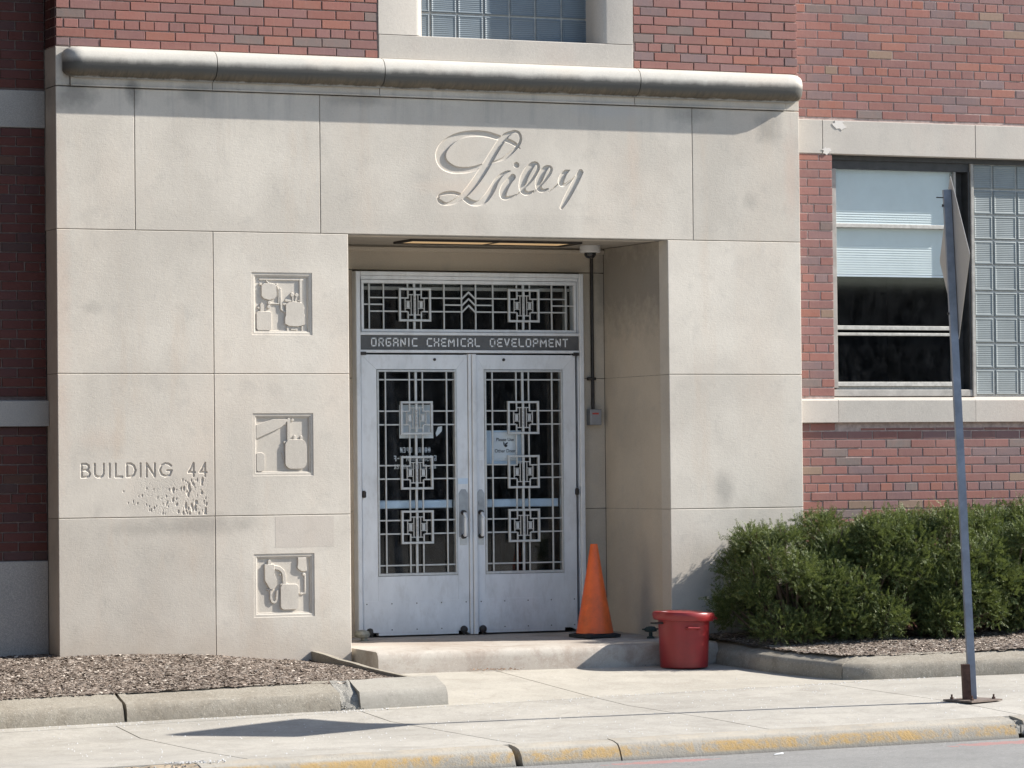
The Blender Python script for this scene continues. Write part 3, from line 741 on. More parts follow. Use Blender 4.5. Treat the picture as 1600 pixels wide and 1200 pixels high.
# frieze and half-round cornice
blk(0, .105, 2.992, 3.263, .30); blk(5.70, 5.821, 2.992, 3.263, .30)
for a, b in ((.105, 1.14), (1.14, 2.405), (2.405, 4.435), (4.435, 5.70)):
    m = MB(); m.cbox(a + .002, b - .002, -.012, .29, 3.004, 3.265, .002); m.box(a + .002, b - .002, -.02, .02, 2.993, 3.004)
    m.build("frieze_block", M_STONE, P)
CW = (.135,)
def corn_ring(x, sc=1.0):
    # profile of the bulging moulding in (y,z)
    pr = [(-.010, 3.262), (-.045, 3.262), (-.083, 3.250), (-.112, 3.224), (-.126, 3.185), (-.127, 3.150), (-.117, 3.118), (-.098, 3.085), (-.062, 3.066), (-.040, 3.061), (-.040, 3.050), (-.010, 3.050)]
    if sc == 1.0: return [(x, y, z) for y, z in pr]
    cy, cz = -.01, 3.155
    return [(x, cy + (y - cy) * sc, cz + (z - cz) * (.55 + .45 * sc)) for y, z in pr]
segs = [(.045, 1.14), (1.14, 2.405), (2.405, 4.435), (4.435, 5.835)]
for i, (a, b) in enumerate(segs):
    rings = []
    a2, b2 = a + .003, b - .003
    if i == 0:
        for t in range(7):
            q = math.radians(90 * t / 6); rings.append(corn_ring(a2 + .13 * (1 - math.cos(math.pi / 2 - q)) if False else a2 + .11 * (1 - math.cos(q)) , max(.02, math.sin(q)) if t < 6 else 1.0))
    else: rings.append(corn_ring(a2))
    n = 8
    for j in range(1, n):
        x = a2 + (b2 - a2) * j / n
        if (i == 0 and x < a2 + .12) or (i == 3 and x > b2 - .12): continue
        rings.append(corn_ring(x))
    if i == 3:
        for t in range(7):
            q = math.radians(90 * t / 6); rings.append(corn_ring(b2 - .11 + .11 * math.sin(q), max(.02, math.cos(q)) if t > 0 else 1.0))
    else: rings.append(corn_ring(b2))
    m = MB(); m.prism(None, rings); o = m.build("cornice_stone", M_CORN, P); auto_smooth(o, 40)

# recess: jamb, back wall, soffit
for z0, z1 in ((-1.2, 0), (0, 1.0), (1.0, 2.0)):
    m = MB()
    a, b = z0 + .002, z1 - .002
    # jamb face: normal -X, slightly set back behind the front stone
    V = [(4.713, .156, a), (4.713, 1.14, a), (4.713, 1.14, b), (4.713, .156, b), (4.92, .156, a), (4.92, 1.14, a), (4.92, 1.14, b), (4.92, .156, b)]
    m.add(V, [(0, 1, 2, 3), (4, 7, 6, 5), (0, 3, 7, 4), (1, 5, 6, 2), (0, 4, 5, 1), (3, 2, 6, 7)])
    m.build("jamb_stone", M_RECESS, P)
    m = MB(); m.box(1.95, 2.148, .256, 1.14, a, b); m.build("jamb_stone", M_RECESS, P)
box("jamb_joint", 4.716, 4.73, .15, 1.138, -1.0, 1.99, M_JOINT, P)
for z0, z1 in ((-1.2, 0), (0, 1.0), (1.0, 1.812)):
    box("back_wall_stone", 4.502, 4.71, 1.142, 1.32, z0 + .002, z1 - .002, M_RECESS, P)
    box("back_wall_stone", 2.15, 2.632, 1.142, 1.32, z0 + .002, z1 - .002, M_RECESS, P)
box("back_wall_stone", 2.15, 4.71, 1.142, 1.32, 1.816, 2.03, M_RECESS, P)
box("back_wall_joint", 2.15, 4.712, 1.15, 1.33, -1.0, 2.0, M_JOINT, P) if False else None
box("soffit_trim", 2.16, 4.708, 1.112, 1.14, 1.955, 1.985, M_RECESS, P)
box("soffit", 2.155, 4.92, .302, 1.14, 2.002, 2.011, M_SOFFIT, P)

# ceiling light in the soffit
cl = thing("ceiling_light", "long amber panel light recessed in the soffit above the doors", "ceiling light", (3.5, .58, 1.99))
for a, b in ((2.86, 3.52), (3.535, 4.14)):
    kids(cl, box("diffuser", a, b, .42, .74, 1.992, 1.9985, M_LAMP))
m = MB()
for a in (.40, .741): m.box(2.83, 4.17, a, a + .019, 1.984, 2.0005)
for a in (2.812, 4.172): m.box(a, a + .018, .40, .76, 1.984, 2.0005)
m.box(3.521, 3.534, .42, .74, 1.986, 2.0005)
kids(cl, m.build("light_frame", M_DARKMETAL))
tag(cl, cl["label"], "ceiling light")

# ------------------------------------------------------------------ door frame, transom, band, doors
YF = 1.08
m = MB()
for (a, b) in ((2.628, 2.664), (4.466, 4.502)):
    m.cbox(a, b, YF - .02, 1.2, -.945, 1.80, .004)
for (a, b) in ((2.665, 2.672), (4.458, 4.465)): m.box(a, b, YF + .008, 1.2, -.94, 1.79)
m.cbox(2.665, 4.465, YF - .02, 1.2, 1.768, 1.80, .004)
m.box(2.673, 4.457, YF - .006, 1.2, 1.741, 1.766)
m.cbox(2.665, 4.465, YF - .016, 1.2, 1.322, 1.345, .003)      # below transom
m.cbox(2.665, 4.465, YF - .014, 1.2, 1.190, 1.212, .003)      # below band
m.build("door_frame", M_ALU, P)
m = MB(); m.cbox(3.537, 3.562, YF - .012, 1.16, -.935, 1.183, .003); m.cbox(3.565, 3.599, YF - .022, 1.16, -.935, 1.183, .004)
m.build("centre_mullion", M_ALU, P)
band = box("name_band", 2.665, 4.465, YF - .002, 1.2, 1.213, 1.321, M_PLATE, P)
BF = {'O': ['0,0,0,1', '0,1,1,1', '1,1,1,0', '0,0,1,0'], 'R': ['0,0,0,1', '0,1,1,1', '1,1,1,.5', '0,.5,1,.5', '.55,.5,1,0'], 'G': ['0,0,0,1', '0,1,1,1', '0,0,1,0', '1,0,1,.5', '.5,.5,1,.5'],
      'A': ['0,0,0,1', '0,1,1,1', '1,1,1,0', '0,.45,1,.45'], 'N': ['0,0,0,1', '1,0,1,1', '0,1,1,0'], 'I': ['.5,0,.5,1'], 'C': ['0,0,0,1', '0,1,1,1', '0,0,1,0'],
      'H': ['0,0,0,1', '1,0,1,1', '0,.5,1,.5'], 'E': ['0,0,0,1', '0,1,1,1', '0,0,1,0', '0,.5,.8,.5'], 'M': ['0,0,0,1', '1,0,1,1', '0,1,.5,.35', '.5,.35,1,1'],
      'L': ['0,0,0,1', '0,0,1,0'], 'D': ['0,0,0,1', '0,1,.8,1', '.8,1,1,.85', '1,.85,1,.15', '1,.15,.8,0', '0,0,.8,0'], 'V': ['0,1,.5,0', '.5,0,1,1'], 'P': ['0,0,0,1', '0,1,1,1', '1,1,1,.45', '0,.45,1,.45'],
      'T': ['0,1,1,1', '.5,0,.5,1'], 'S': ['1,1,0,1', '0,1,0,.5', '0,.5,1,.5', '1,.5,1,0', '1,0,0,0'], 'F': ['0,0,0,1', '0,1,1,1', '0,.5,.8,.5'], 'B': ['0,0,0,1', '0,1,.9,1', '.9,1,.9,.5', '0,.5,1,.5', '1,.5,1,0', '0,0,1,0'],
      'U': ['0,0,0,1', '1,0,1,1', '0,0,1,0'], 'Y': ['0,1,.5,.5', '1,1,.5,.5', '.5,.5,.5,0'], '6': ['1,1,0,1', '0,1,0,0', '0,0,1,0', '1,0,1,.5', '1,.5,0,.5'], '5': ['1,1,0,1', '0,1,0,.5', '0,.5,1,.5', '1,.5,1,0', '1,0,0,0'],
      '4': ['0,1,0,.4', '0,.4,1,.4', '.8,0,.8,1'], '-': ['.1,.5,.9,.5'], ':': ['.5,.1,.5,.2', '.5,.7,.5,.8'], ' ': []}
def word(mb, s, x0, x1, z0, z1, hv, hh, y0, y1, mirror=False, gap=.34):
    wch = {'I': .45, 'M': 1.25, ' ': .6, ':': .3}
    tot = sum(wch.get(c, 1) for c in s) + gap * (len(s) - 1); u = (x1 - x0) / tot; x = x0
    for c in s:
        wd = wch.get(c, 1) * u
        for seg in BF[c]:
            a, b, cc, d = map(float, seg.split(','))
            p = (x + hv + (wd - 2 * hv) * a, z0 + hh + (z1 - z0 - 2 * hh) * b); q = (x + hv + (wd - 2 * hv) * cc, z0 + hh + (z1 - z0 - 2 * hh) * d)
            dx, dz = q[0] - p[0], q[1] - p[1]; L = math.hypot(dx, dz) or 1
            if L < 1e-6: continue
            h = hh if abs(dz) < 1e-6 else hv
            tx, tz = dx / L * min(hv, hh), dz / L * min(hv, hh); nx, nz = -dz / L * h, dx / L * h
            pts = [(p[0] - tx + nx, p[1] - tz + nz), (q[0] + tx + nx, q[1] + tz + nz), (q[0] + tx - nx, q[1] + tz - nz), (p[0] - tx - nx, p[1] - tz - nz)]
            if mirror: pts = [(x0 + x1 - a_, b_) for a_, b_ in pts]
            V = [(a_, y0, b_) for a_, b_ in pts] + [(a_, y1, b_) for a_, b_ in pts]
            mb.add(V, [(0, 1, 2, 3), (4, 7, 6, 5), (0, 4, 5, 1), (1, 5, 6, 2), (2, 6, 7, 3), (3, 7, 4, 0)])
        x += wd + gap * u
for s, a, b in (("ORGANIC", 2.753, 3.127), ("CHEMICAL", 3.204, 3.640), ("DEVELOPMENT", 3.722, 4.374)):
    m = MB(); word(m, s, a, b, 1.237, 1.302, .0045, .0050, YF - .004, YF - .001); m.build("raised_word", M_LETTER, band)

def bar(m, x0, x1, z0, z1, y0, y1): m.cbox(x0, x1, y0, y1, z0, z1, .0015)
class Bars:
    def __init__(s): s.l = []
    def cbox(s, *a): s.l.append(a)
    def build(s, name, mat, parent):
        for a in s.l:
            m = MB(); m.cbox(*a); link(name, m.v, m.f, mat, parent)
def medallion(parent, cx, cz, yf, w=.262, h=.252):
    """square lattice medallion: heavy outer frame, stepped cross, beaded centre bar and two side boxes"""
    m = MB(); t = .017; X0, X1, Z0, Z1 = cx - w / 2, cx + w / 2, cz - h / 2, cz + h / 2
    y0, y1 = yf - .016, yf + .004
    bar(m, X0, X1, Z1 - t, Z1, y0, y1); bar(m, X0, X1, Z0, Z0 + t, y0, y1); bar(m, X0, X0 + t, Z0 + t, Z1 - t, y0, y1); bar(m, X1 - t, X1, Z0 + t, Z1 - t, y0, y1)
    y0 = yf - .008; a = .054; b = .051; s = .0105
    for sx in (-1, 1):
        xa = cx + sx * a
        for sz in (-1, 1):
            zb = cz + sz * b
            zz = sorted((zb, cz + sz * (h / 2 - t))); bar(m, xa - s / 2, xa + s / 2, zz[0] - s / 2, zz[1], y0, y1)
            xx = sorted((xa + sx * s / 2, cx + sx * (w / 2 - t))); bar(m, xx[0], xx[1], zb - s / 2, zb + s / 2, y0, y1)
            zc = cz + sz * .076; xx = sorted((cx + sx * .01, xa - sx * s / 2)); bar(m, xx[0], xx[1], zc - .004, zc + .004, y0, y1)
            ze = cz + sz * .027; xx = sorted((cx + sx * .031, cx + sx * .074)); bar(m, xx[0], xx[1], ze - .003, ze + .003, y0, y1)
        xi = cx + sx * .028; bar(m, xi - .003, xi + .003, cz - .072, cz + .072, y0, y1)
        xo = cx + sx * .0775; bar(m, xo - .0035, xo + .0035, cz - b + s / 2, cz + b - s / 2, y0, y1)
        bar(m, cx + sx * .053 - .0125, cx + sx * .053 + .0125, cz - .023, cz + .023, y0 + .002, y1)
    bar(m, cx - .0095, cx + .0095, cz - h / 2 + t, cz + h / 2 - t, y0 - .001, y1)
    for i in range(5):   # beads
        z = cz + (i - 2) * .026
        m.add([(cx - .008, y0 - .002, z + .009), (cx + .008, y0 - .002, z + .009), (cx, y0 - .008, z - .002), (cx, y0 - .002, z - .010)], [(0, 2, 1), (0, 3, 2), (1, 2, 3)])
    o = m.build("medallion", M_GRILLE, parent); return o

# transom
tr = MB()
bar(tr, 2.680, 4.450, 1.712, 1.738, YF + .002, 1.16); bar(tr, 2.680, 4.450, 1.347, 1.368, YF + .002, 1.16)
bar(tr, 2.680, 2.700, 1.369, 1.711, YF + .002, 1.16); bar(tr, 4.430, 4.450, 1.369, 1.711, YF + .002, 1.16)
trans = tr.build("transom_window", M_ALU, P)
gb = Bars(); yb0, yb1 = YF + .004, YF + .016; s = .0055
for x in (2.744, 2.860, 3.352, 3.496, 3.612, 3.754, 4.245, 4.364): bar(gb, x - s, x + s, 1.369, 1.711, yb0, yb1)
for cx in (3.109, 4.005):
    for dx in (-.054, 0, .054):
        ww = .0095 if dx == 0 else s
        bar(gb, cx + dx - ww, cx + dx + ww, 1.676, 1.711, yb0, yb1); bar(gb, cx + dx - ww, cx + dx + ww, 1.369, 1.426, yb0, yb1)
for z in (1.604, 1.502):
    for a, b in ((2.7495, 2.8545), (2.8655, 2.978), (3.240, 3.3465), (3.3575, 3.4905), (3.6175, 3.7485), (3.7595, 3.874), (4.136, 4.2395), (4.2505, 4.3585)):
        bar(gb, a, b, z - s, z + s, yb0, yb1)
for a, b in ((2.701, 2.7385), (2.7495, 2.8545), (3.3575, 3.4905), (3.6175, 3.7485), (4.2505, 4.3585), (4.3695, 4.429)): bar(gb, a, b, 1.553 - s, 1.553 + s, yb0, yb1)
gb.build("grille_bar", M_GRILLE, trans)
for cx in (3.109, 4.005): medallion(trans, cx, 1.5515, YF + .004)
m = MB()
for zt in (1.650, 1.600, 1.550):     # chevrons
    for sx in (-1, 1):
        x0, x1 = 3.554, 3.554 + sx * .0525; z0, z1 = zt, zt - .048; t = .0075
        V = [(x0, yb0, z0 + t), (x1, yb0, z1 + t), (x1, yb0, z1 - t), (x0, yb0, z0 - t)]; V += [(a, yb1, c) for a, b, c in V]
        m.add(V, [(0, 1, 2, 3), (4, 7, 6, 5), (0, 4, 5, 1), (1, 5, 6, 2), (2, 6, 7, 3), (3, 7, 4, 0)])
m.build("chevron", M_GRILLE, trans)
box("pane", 2.70, 4.43, YF + .03, YF + .036, 1.368, 1.712, M_GLASS_D, trans)
m = MB(); m.box(4.372, 4.40, YF + .06, YF + .09, 1.36, 1.69); m.box(2.70, 4.43, YF + .06, YF + .07, 1.665, 1.69); m.build("inner_rail", M_WFRAME, trans)

def door(x0, x1, gx0, gx1, vb, mirror, handle_x, plate):
    """aluminium door leaf > panes, bars, medallions, handle, kick plate"""
    zt, zb = 1.176, -.928
    m = MB(); yf = YF
    gz0, gz1 = -.485, 1.064
    # stiles and rails as four mitred boards plus bottom
    def board(pts):
        V = [(a, yf, b) for a, b in pts] + [(a, yf + .045, b) for a, b in pts]
        m.add(V, [(0, 1, 2, 3), (4, 7, 6, 5), (0, 4, 5, 1), (1, 5, 6, 2), (2, 6, 7, 3), (3, 7, 4, 0)])
    e = .0009
    board([(x0 + .003, zb), (gx0 - .001, zb + .05), (gx0 - .001, gz1 + .001 - e), (x0 + .003, zt - e * 2)])
    board([(gx1 + .001, zb + .05), (x1 - .003, zb), (x1 - .003, zt - e * 2), (gx1 + .001, gz1 + .001 - e)])
    board([(gx0 - .001, gz1 + .001 + e), (gx1 + .001, gz1 + .001 + e), (x1 - .003, zt), (x0 + .003, zt)])
    board([(gx0, zb + .001), (gx1, zb + .001), (gx1, gz0 - .001), (gx0, gz0 - .001)])
    d = m.build("door", M_ALU, P)
    m = MB(); t = .017
    bar(m, gx0 + .002, gx1 - .002, gz1 - t, gz1 - .002, yf - .004, yf + .04); bar(m, gx0 + .002, gx1 - .002, gz0 + .002, gz0 + t + .004, yf - .004, yf + .04)
    bar(m, gx0 + .002, gx0 + t, gz0 + t + .005, gz1 - t - .001, yf - .004, yf + .04); bar(m, gx1 - t, gx1 - .002, gz0 + t + .005, gz1 - t - .001, yf - .004, yf + .04)
    m.build("glazing_bead", M_GRILLE, d)
    m = Bars(); y0, y1 = yf + .002, yf + .014; s = .0055; cx = vb[2]
    A, B = gx0 + t, gx1 - t
    zs = (.988, .752, .650, .344, .243, -.068, -.169, -.405); meds = (.700, .2885, -.120)
    z_lo, z_hi = gz0 + t + .005, gz1 - t - .001
    for x in (vb[0], vb[4]): bar(m, x - s, x + s, z_lo, z_hi, y0, y1)
    ivs = [(z_lo, meds[2] - .126), (meds[2] + .126, meds[1] - .126), (meds[1] + .126, meds[0] - .126), (meds[0] + .126, z_hi)]
    for a, b in ivs:
        for x, ww in ((vb[1], s), (vb[2], .0095), (vb[3], s)): bar(m, x - ww, x + ww, a, b, y0, y1)
    for z in zs:
        full = z in (.988, -.405)
        cuts = [A, vb[0] - s, vb[0] + s] + ([vb[1] - s, vb[1] + s, vb[2] - .0095, vb[2] + .0095, vb[3] - s, vb[3] + s] if full else [cx - .131, cx + .131]) + [vb[4] - s, vb[4] + s, B]
        for i in range(0, len(cuts), 2):
            if cuts[i + 1] - cuts[i] > .002: bar(m, cuts[i], cuts[i + 1], z - s, z + s, y0 + .0015, y1)
    m.build("grille_bar", M_GRILLE, d)
    for z in meds: medallion(d, cx, z, yf + .002)
    box("pane", gx0 + .01, gx1 - .01, yf + .024, yf + .030, gz0 + .01, gz1 - .01, M_GLASS_D, d)
    m = MB(); m.cbox(x0 + .010, x1 - .010, yf - .003, yf + .004, -.905, -.670, .001); m.build("kick_plate", M_ALU, d)
    for x in np.linspace(x0 + .03, x1 - .03, 5):
        for z in (-.69, -.885):
            m = MB(); m.lathe([(.005, yf - .005), (.005, yf - .002)], 6, x, z, 'y'); m.build("screw", M_DARKMETAL, d)
    m = MB(); m.lathe([(.011, yf - .008), (.011, yf + .002)], 12, x1 - .27 if not mirror else x0 + .235, 1.140, 'y'); m.build("peep_bolt", M_DARKMETAL, d)
    a, b, top = plate
    m = MB(); pts = [(a, -.20), (b, -.20), (b, top - .03), ((b - .02), top), ((a + .02), top), (a, top - .03)]
    V = [(x, yf - .004, z) for x, z in pts] + [(x, yf + .001, z) for x, z in pts]
    m.add(V, [tuple(range(6)), tuple(range(11, 5, -1))] + [(i, i + 6, (i + 1) % 6 + 6, (i + 1) % 6) for i in range(6)])
    hp = m.build("handle_plate", M_HANDLE, d)
    m = MB(); m.tube([(handle_x, yf, -.02), (handle_x, yf - .045, -.025), (handle_x, yf - .052, -.06), (handle_x, yf - .052, -.16), (handle_x, yf - .045, -.185), (handle_x, yf, -.19)], .013, 8)
    o = m.build("pull_handle", M_LETTER, d); auto_smooth(o)
    for z in (-.015, -.195):
        m = MB(); m.lathe([(.017, yf - .03), (.020, yf - .001)], 10, handle_x, z, 'y'); m.build("handle_boss", M_DARKMETAL, d)
    box("lower_plate", a + .006, b - .006, yf - .003, yf + .001, -.262, -.208, M_GRILLE, d)
    if mirror:
        m = MB(); m.lathe([(.018, yf - .010), (.018, yf - .002)], 14, handle_x, .056, 'y'); m.build("lock_cylinder", M_HANDLE, d)
    kx = (x1 - .052) if not mirror else (x0 + .040)
    m = MB(); m.lathe([(.0, yf - .03), (.026, yf - .024), (.030, yf - .010), (.012, yf)], 12, kx, -.897, 'y', caps=False); m.box(kx - .008, kx + .008, yf - .01, yf, -.94, -.9)
    m.build("foot_bolt", M_DARKMETAL, d)
    hx = x0 + .012 if not mirror else x1 - .001
    m = MB(); m.lathe([(.012, .105), (.012, .158)], 10, hx, yf - .012, 'z'); m.box(hx - .012, hx + .02, yf - .006, yf + .002, .11, .15); m.build("hinge", M_DARKMETAL, d)
    m = MB(); m.box(hx - .02, hx + .025, yf - .02, yf + .01, 1.172, 1.196); m.build("top_pivot", M_DARKMETAL, d)
    return d
dL = door(2.670, 3.536, 2.796, 3.444, (2.868, 3.062, 3.114, 3.168, 3.365), False, 3.489, (3.454, 3.528, .16))
dR = door(3.600, 4.436, 3.671, 4.327, (3.741, 3.939, 3.992, 4.043, 4.238), True, 3.632, (3.604, 3.664, .157))
# things behind / on the glass
yg = YF + .034
box("paper_notice", 2.992, 3.268, yg + .006, yg + .008, .548, .80, M_PAPER, dL)
m = MB(); V = [(3.292, yg, .56), (3.335, yg, .60), (3.338, yg, .64), (3.305, yg, .632), (3.285, yg, .585)]; m.add(V + [(a, b + .002, c) for a, b, c in V], [(0, 1, 2, 3, 4), (9, 8, 7, 6, 5)]); m.build("torn_paper", M_PAPER, dL)
m = MB()
word(m, "DOORS OPEN", 2.995, 3.240, .440, .480, .0035, .0035, yg, yg + .001, True)
word(m, "6:45AM-6PM M-F", 2.944, 3.290, .376, .418, .0035, .0035, yg, yg + .001, True)
word(m, "ALL OTHER ID AFTER" .replace("TH", "TH"), 2.946, 3.284, .318, .352, .0025, .0025, yg, yg + .001, True)
m.build("glass_lettering", M_WHITEV, dL)
nt = box("paper_notice", 3.762, 3.950, yg + .004, yg + .006, .372, .590, M_PAPER, dR)
m = MB(); m.box(3.700, 3.760, yg + .010, yg + .012, .35, .603); m.box(3.952, 3.995, yg + .010, yg + .012, .35, .603); m.box(3.76, 3.952, yg + .010, yg + .012, .345, .371); m.box(3.76, 3.952, yg + .010, yg + .012, .591, .603)
m.build("notice_frame", M_BAR, dR)
def text_mesh(name, body, size, x, y, z, mat, parent, sxs=1.0):
    cu = bpy.data.curves.new(name, 'FONT'); cu.body = body; cu.size = size; cu.align_x = 'CENTER'; cu.extrude = .0004; cu.offset = size * .012
    t = bpy.data.objects.new(name, cu); COL.objects.link(t)
    me = bpy.data.meshes.new_from_object(t); bpy.data.objects.remove(t)
    me.materials.clear()
    for v in me.vertices: v.co = Vector((x + v.co.x * sxs, y - v.co.z, z + v.co.y))
    return link_me(name, me, mat, parent)
text_mesh("notice_words", "Please Use", .036, 3.857, yg + .003, .522, M_INK, nt, .95)
text_mesh("notice_words", "Other Door", .036, 3.857, yg + .003, .436, M_INK, nt, .95)
m = MB()      # pointing hand drawn on the notice
for q in ([(.0, .0), (.016, .018), (.034, .024), (.03, .014), (.018, .006), (.030, .002), (.024, -.012), (.008, -.014)], [(-.004, .0), (-.006, .022), (-.001, .028), (.006, .010)]):
    V = [(3.848 + a, yg + .002, .490 + b) for a, b in q]; m.add(V + [(a, b + .001, c) for a, b, c in V], [tuple(range(len(q))), tuple(range(2 * len(q) - 1, len(q) - 1, -1))])
m.build("notice_hand", M_INK, nt)
box("white_sticker", 3.606, 3.658, YF - .002, YF + .001, .378, .446, M_PAPER, dR)
box("white_sticker", 3.450, 3.530, YF - .002, YF + .001, .20, .243, M_BAR, dL)
for d, a, b in ((dL, 2.81, 3.43), (dR, 3.69, 4.31)):
    m = MB(); m.cbox(a, b, YF + .06, YF + .10, .020, .082, .006); m.build("crash_bar", M_BAR, d)
# vestibule behind the doors
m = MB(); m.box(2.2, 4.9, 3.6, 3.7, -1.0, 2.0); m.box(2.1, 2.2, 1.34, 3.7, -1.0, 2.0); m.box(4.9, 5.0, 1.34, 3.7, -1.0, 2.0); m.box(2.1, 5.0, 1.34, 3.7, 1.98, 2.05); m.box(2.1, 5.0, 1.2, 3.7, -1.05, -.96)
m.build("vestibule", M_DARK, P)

# upper glass-block window in the portal
uw = MB()
m = MB(); m.cbox(2.405, 4.433, -.004, .28, 3.2665, 3.440, .004); m.build("window_sill", M_BAND, P)
def jamb(xo, xi, sgn):
    prof = [(xo, .30), (xo, -.004), (xi - sgn * .02, -.004)]
    for t in range(1, 7):
        a = math.radians(90 * t / 6); prof.append((xi - sgn * .02 + sgn * .075 * math.sin(a), -.004 + .11 * (1 - math.cos(a))))
    prof.append((prof[-1][0], .30))
    m = MB(); m.prism(None, [[(x, y, z) for x, y in prof] for z in (3.4435, 5.0)])
    o = m.build("window_jamb", M_BAND, P); auto_smooth(o, 40)
jamb(2.405, 2.715, 1); jamb(4.433, 4.205, -1)
win = MB(); win.box(2.7, 4.25, .225, .26, 3.30, 5.0); uwin = win.build("glass_block_window", M_GMORT, P)
XU = [2.775, 2.897, 3.109, 3.322, 3.532, 3.739, 3.952, 4.165]; ZU = [3.441, 3.64, 3.84, 4.04]
def glass_block(x0, x1, z0, z1, y, mat, parent, bw=.007):
    m = MB(); c = .008; b = .014
    x0 += bw; x1 -= bw; z0 += bw; z1 -= bw
    R = [(0, y + .012), (0, y + .004), (c, y), (c + b * .5, y + .003), (c + b, y + .004)]
    V = []
    for (i, yy) in R: V += [(x0 + i, yy, z0 + i), (x1 - i, yy, z0 + i), (x1 - i, yy, z1 - i), (x0 + i, yy, z1 - i)]
    F = []
    for k in range(len(R) - 1):
        for j in range(4): F.append((k * 4 + j, k * 4 + (j + 1) % 4, k * 4 + 4 + (j + 1) % 4, k * 4 + 4 + j))
    n = len(V); F.append((n - 4, n - 3, n - 2, n - 1))
    return link("glass_block", V, F, mat, parent)
for i in range(len(XU) - 1):
    for j in range(len(ZU) - 1): glass_block(XU[i], XU[i + 1], ZU[j], ZU[j + 1], .213, M_GBLOCK_B, uwin)

# ------------------------------------------------------------------ bricks
BM = {}
def brick_mesh(L, H, mat):
    key = (round(L, 3), round(H, 3), mat.name)
    if key not in BM:
        m = MB(); m.cbox(0, L, 0, .05, 0, H, .0022)
        me = bpy.data.meshes.new("brick"); me.from_pydata(m.v, [], m.f); me.update(); me.materials.append(mat); BM[key] = me
    return BM[key]
def brickwork(parent, x0, x1, z0, z1, y, holes, c, zh, ph_head, ph_a, ph_b, view, L=.2195, mt=None, mti=None):
    """courses counted from header-course bottom zh (every eighth course); view(x,z) tells whether the brick is in the picture"""
    gap = .0095; extra = MB(); nobj = 0
    k0 = math.floor((z0 - zh) / c) - 1; k1 = math.ceil((z1 - zh) / c) + 1
    for k in range(k0, k1):
        a, b = zh + k * c, zh + (k + 1) * c
        a, b = max(a, z0), min(b, z1)
        # trim course by horizontal holes edges
        if b - a < .02: continue
        head = (k % 8 == 0); kk = (k % 8)
        step = L / 2 if head else L
        ph = ph_head if head else (ph_a if (kk % 2 == 1) else ph_b)
        n0 = math.floor((x0 - ph) / step) - 1; n1 = math.ceil((x1 - ph) / step) + 1
        for n in range(n0, n1):
            p, q = ph + n * step, ph + (n + 1) * step
            ivs = [(max(p, x0), min(q, x1))]; aa, bb = a, b
            for (hx0, hx1, hz0, hz1) in holes:
                if hz1 <= a + 1e-4 or hz0 >= b - 1e-4: continue
                new = []
                for (s, t) in ivs:
                    if hx1 <= s or hx0 >= t: new.append((s, t)); continue
                    if hx0 <= s and hx1 >= t:      # fully inside horizontally: keep sliver above / below
                        if hz1 < b - .02 and hz1 > a: aa = max(aa, hz1); new.append((s, t)); continue
                        if hz0 > a + .02 and hz0 < b: bb = min(bb, hz0); new.append((s, t)); continue
                    if s < hx0: new.append((s, min(t, hx0)))
                    if t > hx1: new.append((max(s, hx1), t))
                ivs = new
            for s, t in ivs:
                if t - s < .028: continue
                Lb, Hb = t - s - gap, bb - aa - gap
                jx = random.gauss(0, .0010); jz = random.gauss(0, .0008); jy = random.gauss(0, .0011)
                if view((s + t) / 2, (aa + bb) / 2):
                    o = bpy.data.objects.new("brick", brick_mesh(Lb, Hb, mt or M_BRICK)); COL.objects.link(o)
                    o.parent = parent; o.location = (s + gap / 2 + jx, y + jy, aa + gap / 2 + jz); o.rotation_euler = (0, random.gauss(0, .003), random.gauss(0, .002)); nobj += 1
                else: extra.cbox(s + gap / 2, t - gap / 2, y + jy, y + .05, aa + gap / 2, bb - gap / 2, .0022)
    if extra.v:
        link("brickwork", extra.v, extra.f, mti or M_BRICK_I, parent, kind="stuff")
    return nobj
def top_z(x): return 3.62 + .030 * x          # upper edge of what the photograph shows
nb = brickwork(P, .004, 5.817, 3.268, 5.0, 0.0, [(2.40, 4.436, 3.2, 5.1)], .0668, 3.395, 1.925, 1.531, 1.64, lambda x, z: z < top_z(x) + .12)
# side return of the portal above the cornice (faces left)
m = MB()
for k in range(26):
    z = 3.268 + k * .0668
    if z > 4.95: break
    off = 0 if k % 2 else .10
    for (a, b) in ((-.0, .1 + off), (.1 + off, .245)) if off == 0 else ((0, .12), (.12, .245)):
        m.box(.0, .05, a + .012, b - .0, z + .0048, z + .062)
m.build("return_brickwork", M_BRICK_SDI, P, kind="stuff")  # left-facing side takes the brick with shade in its colour
mm = MB(); mm.box(.007, .2, .012, .25, 3.25, 5.0); mm.build("return_mortar", M_MORTAR, P)

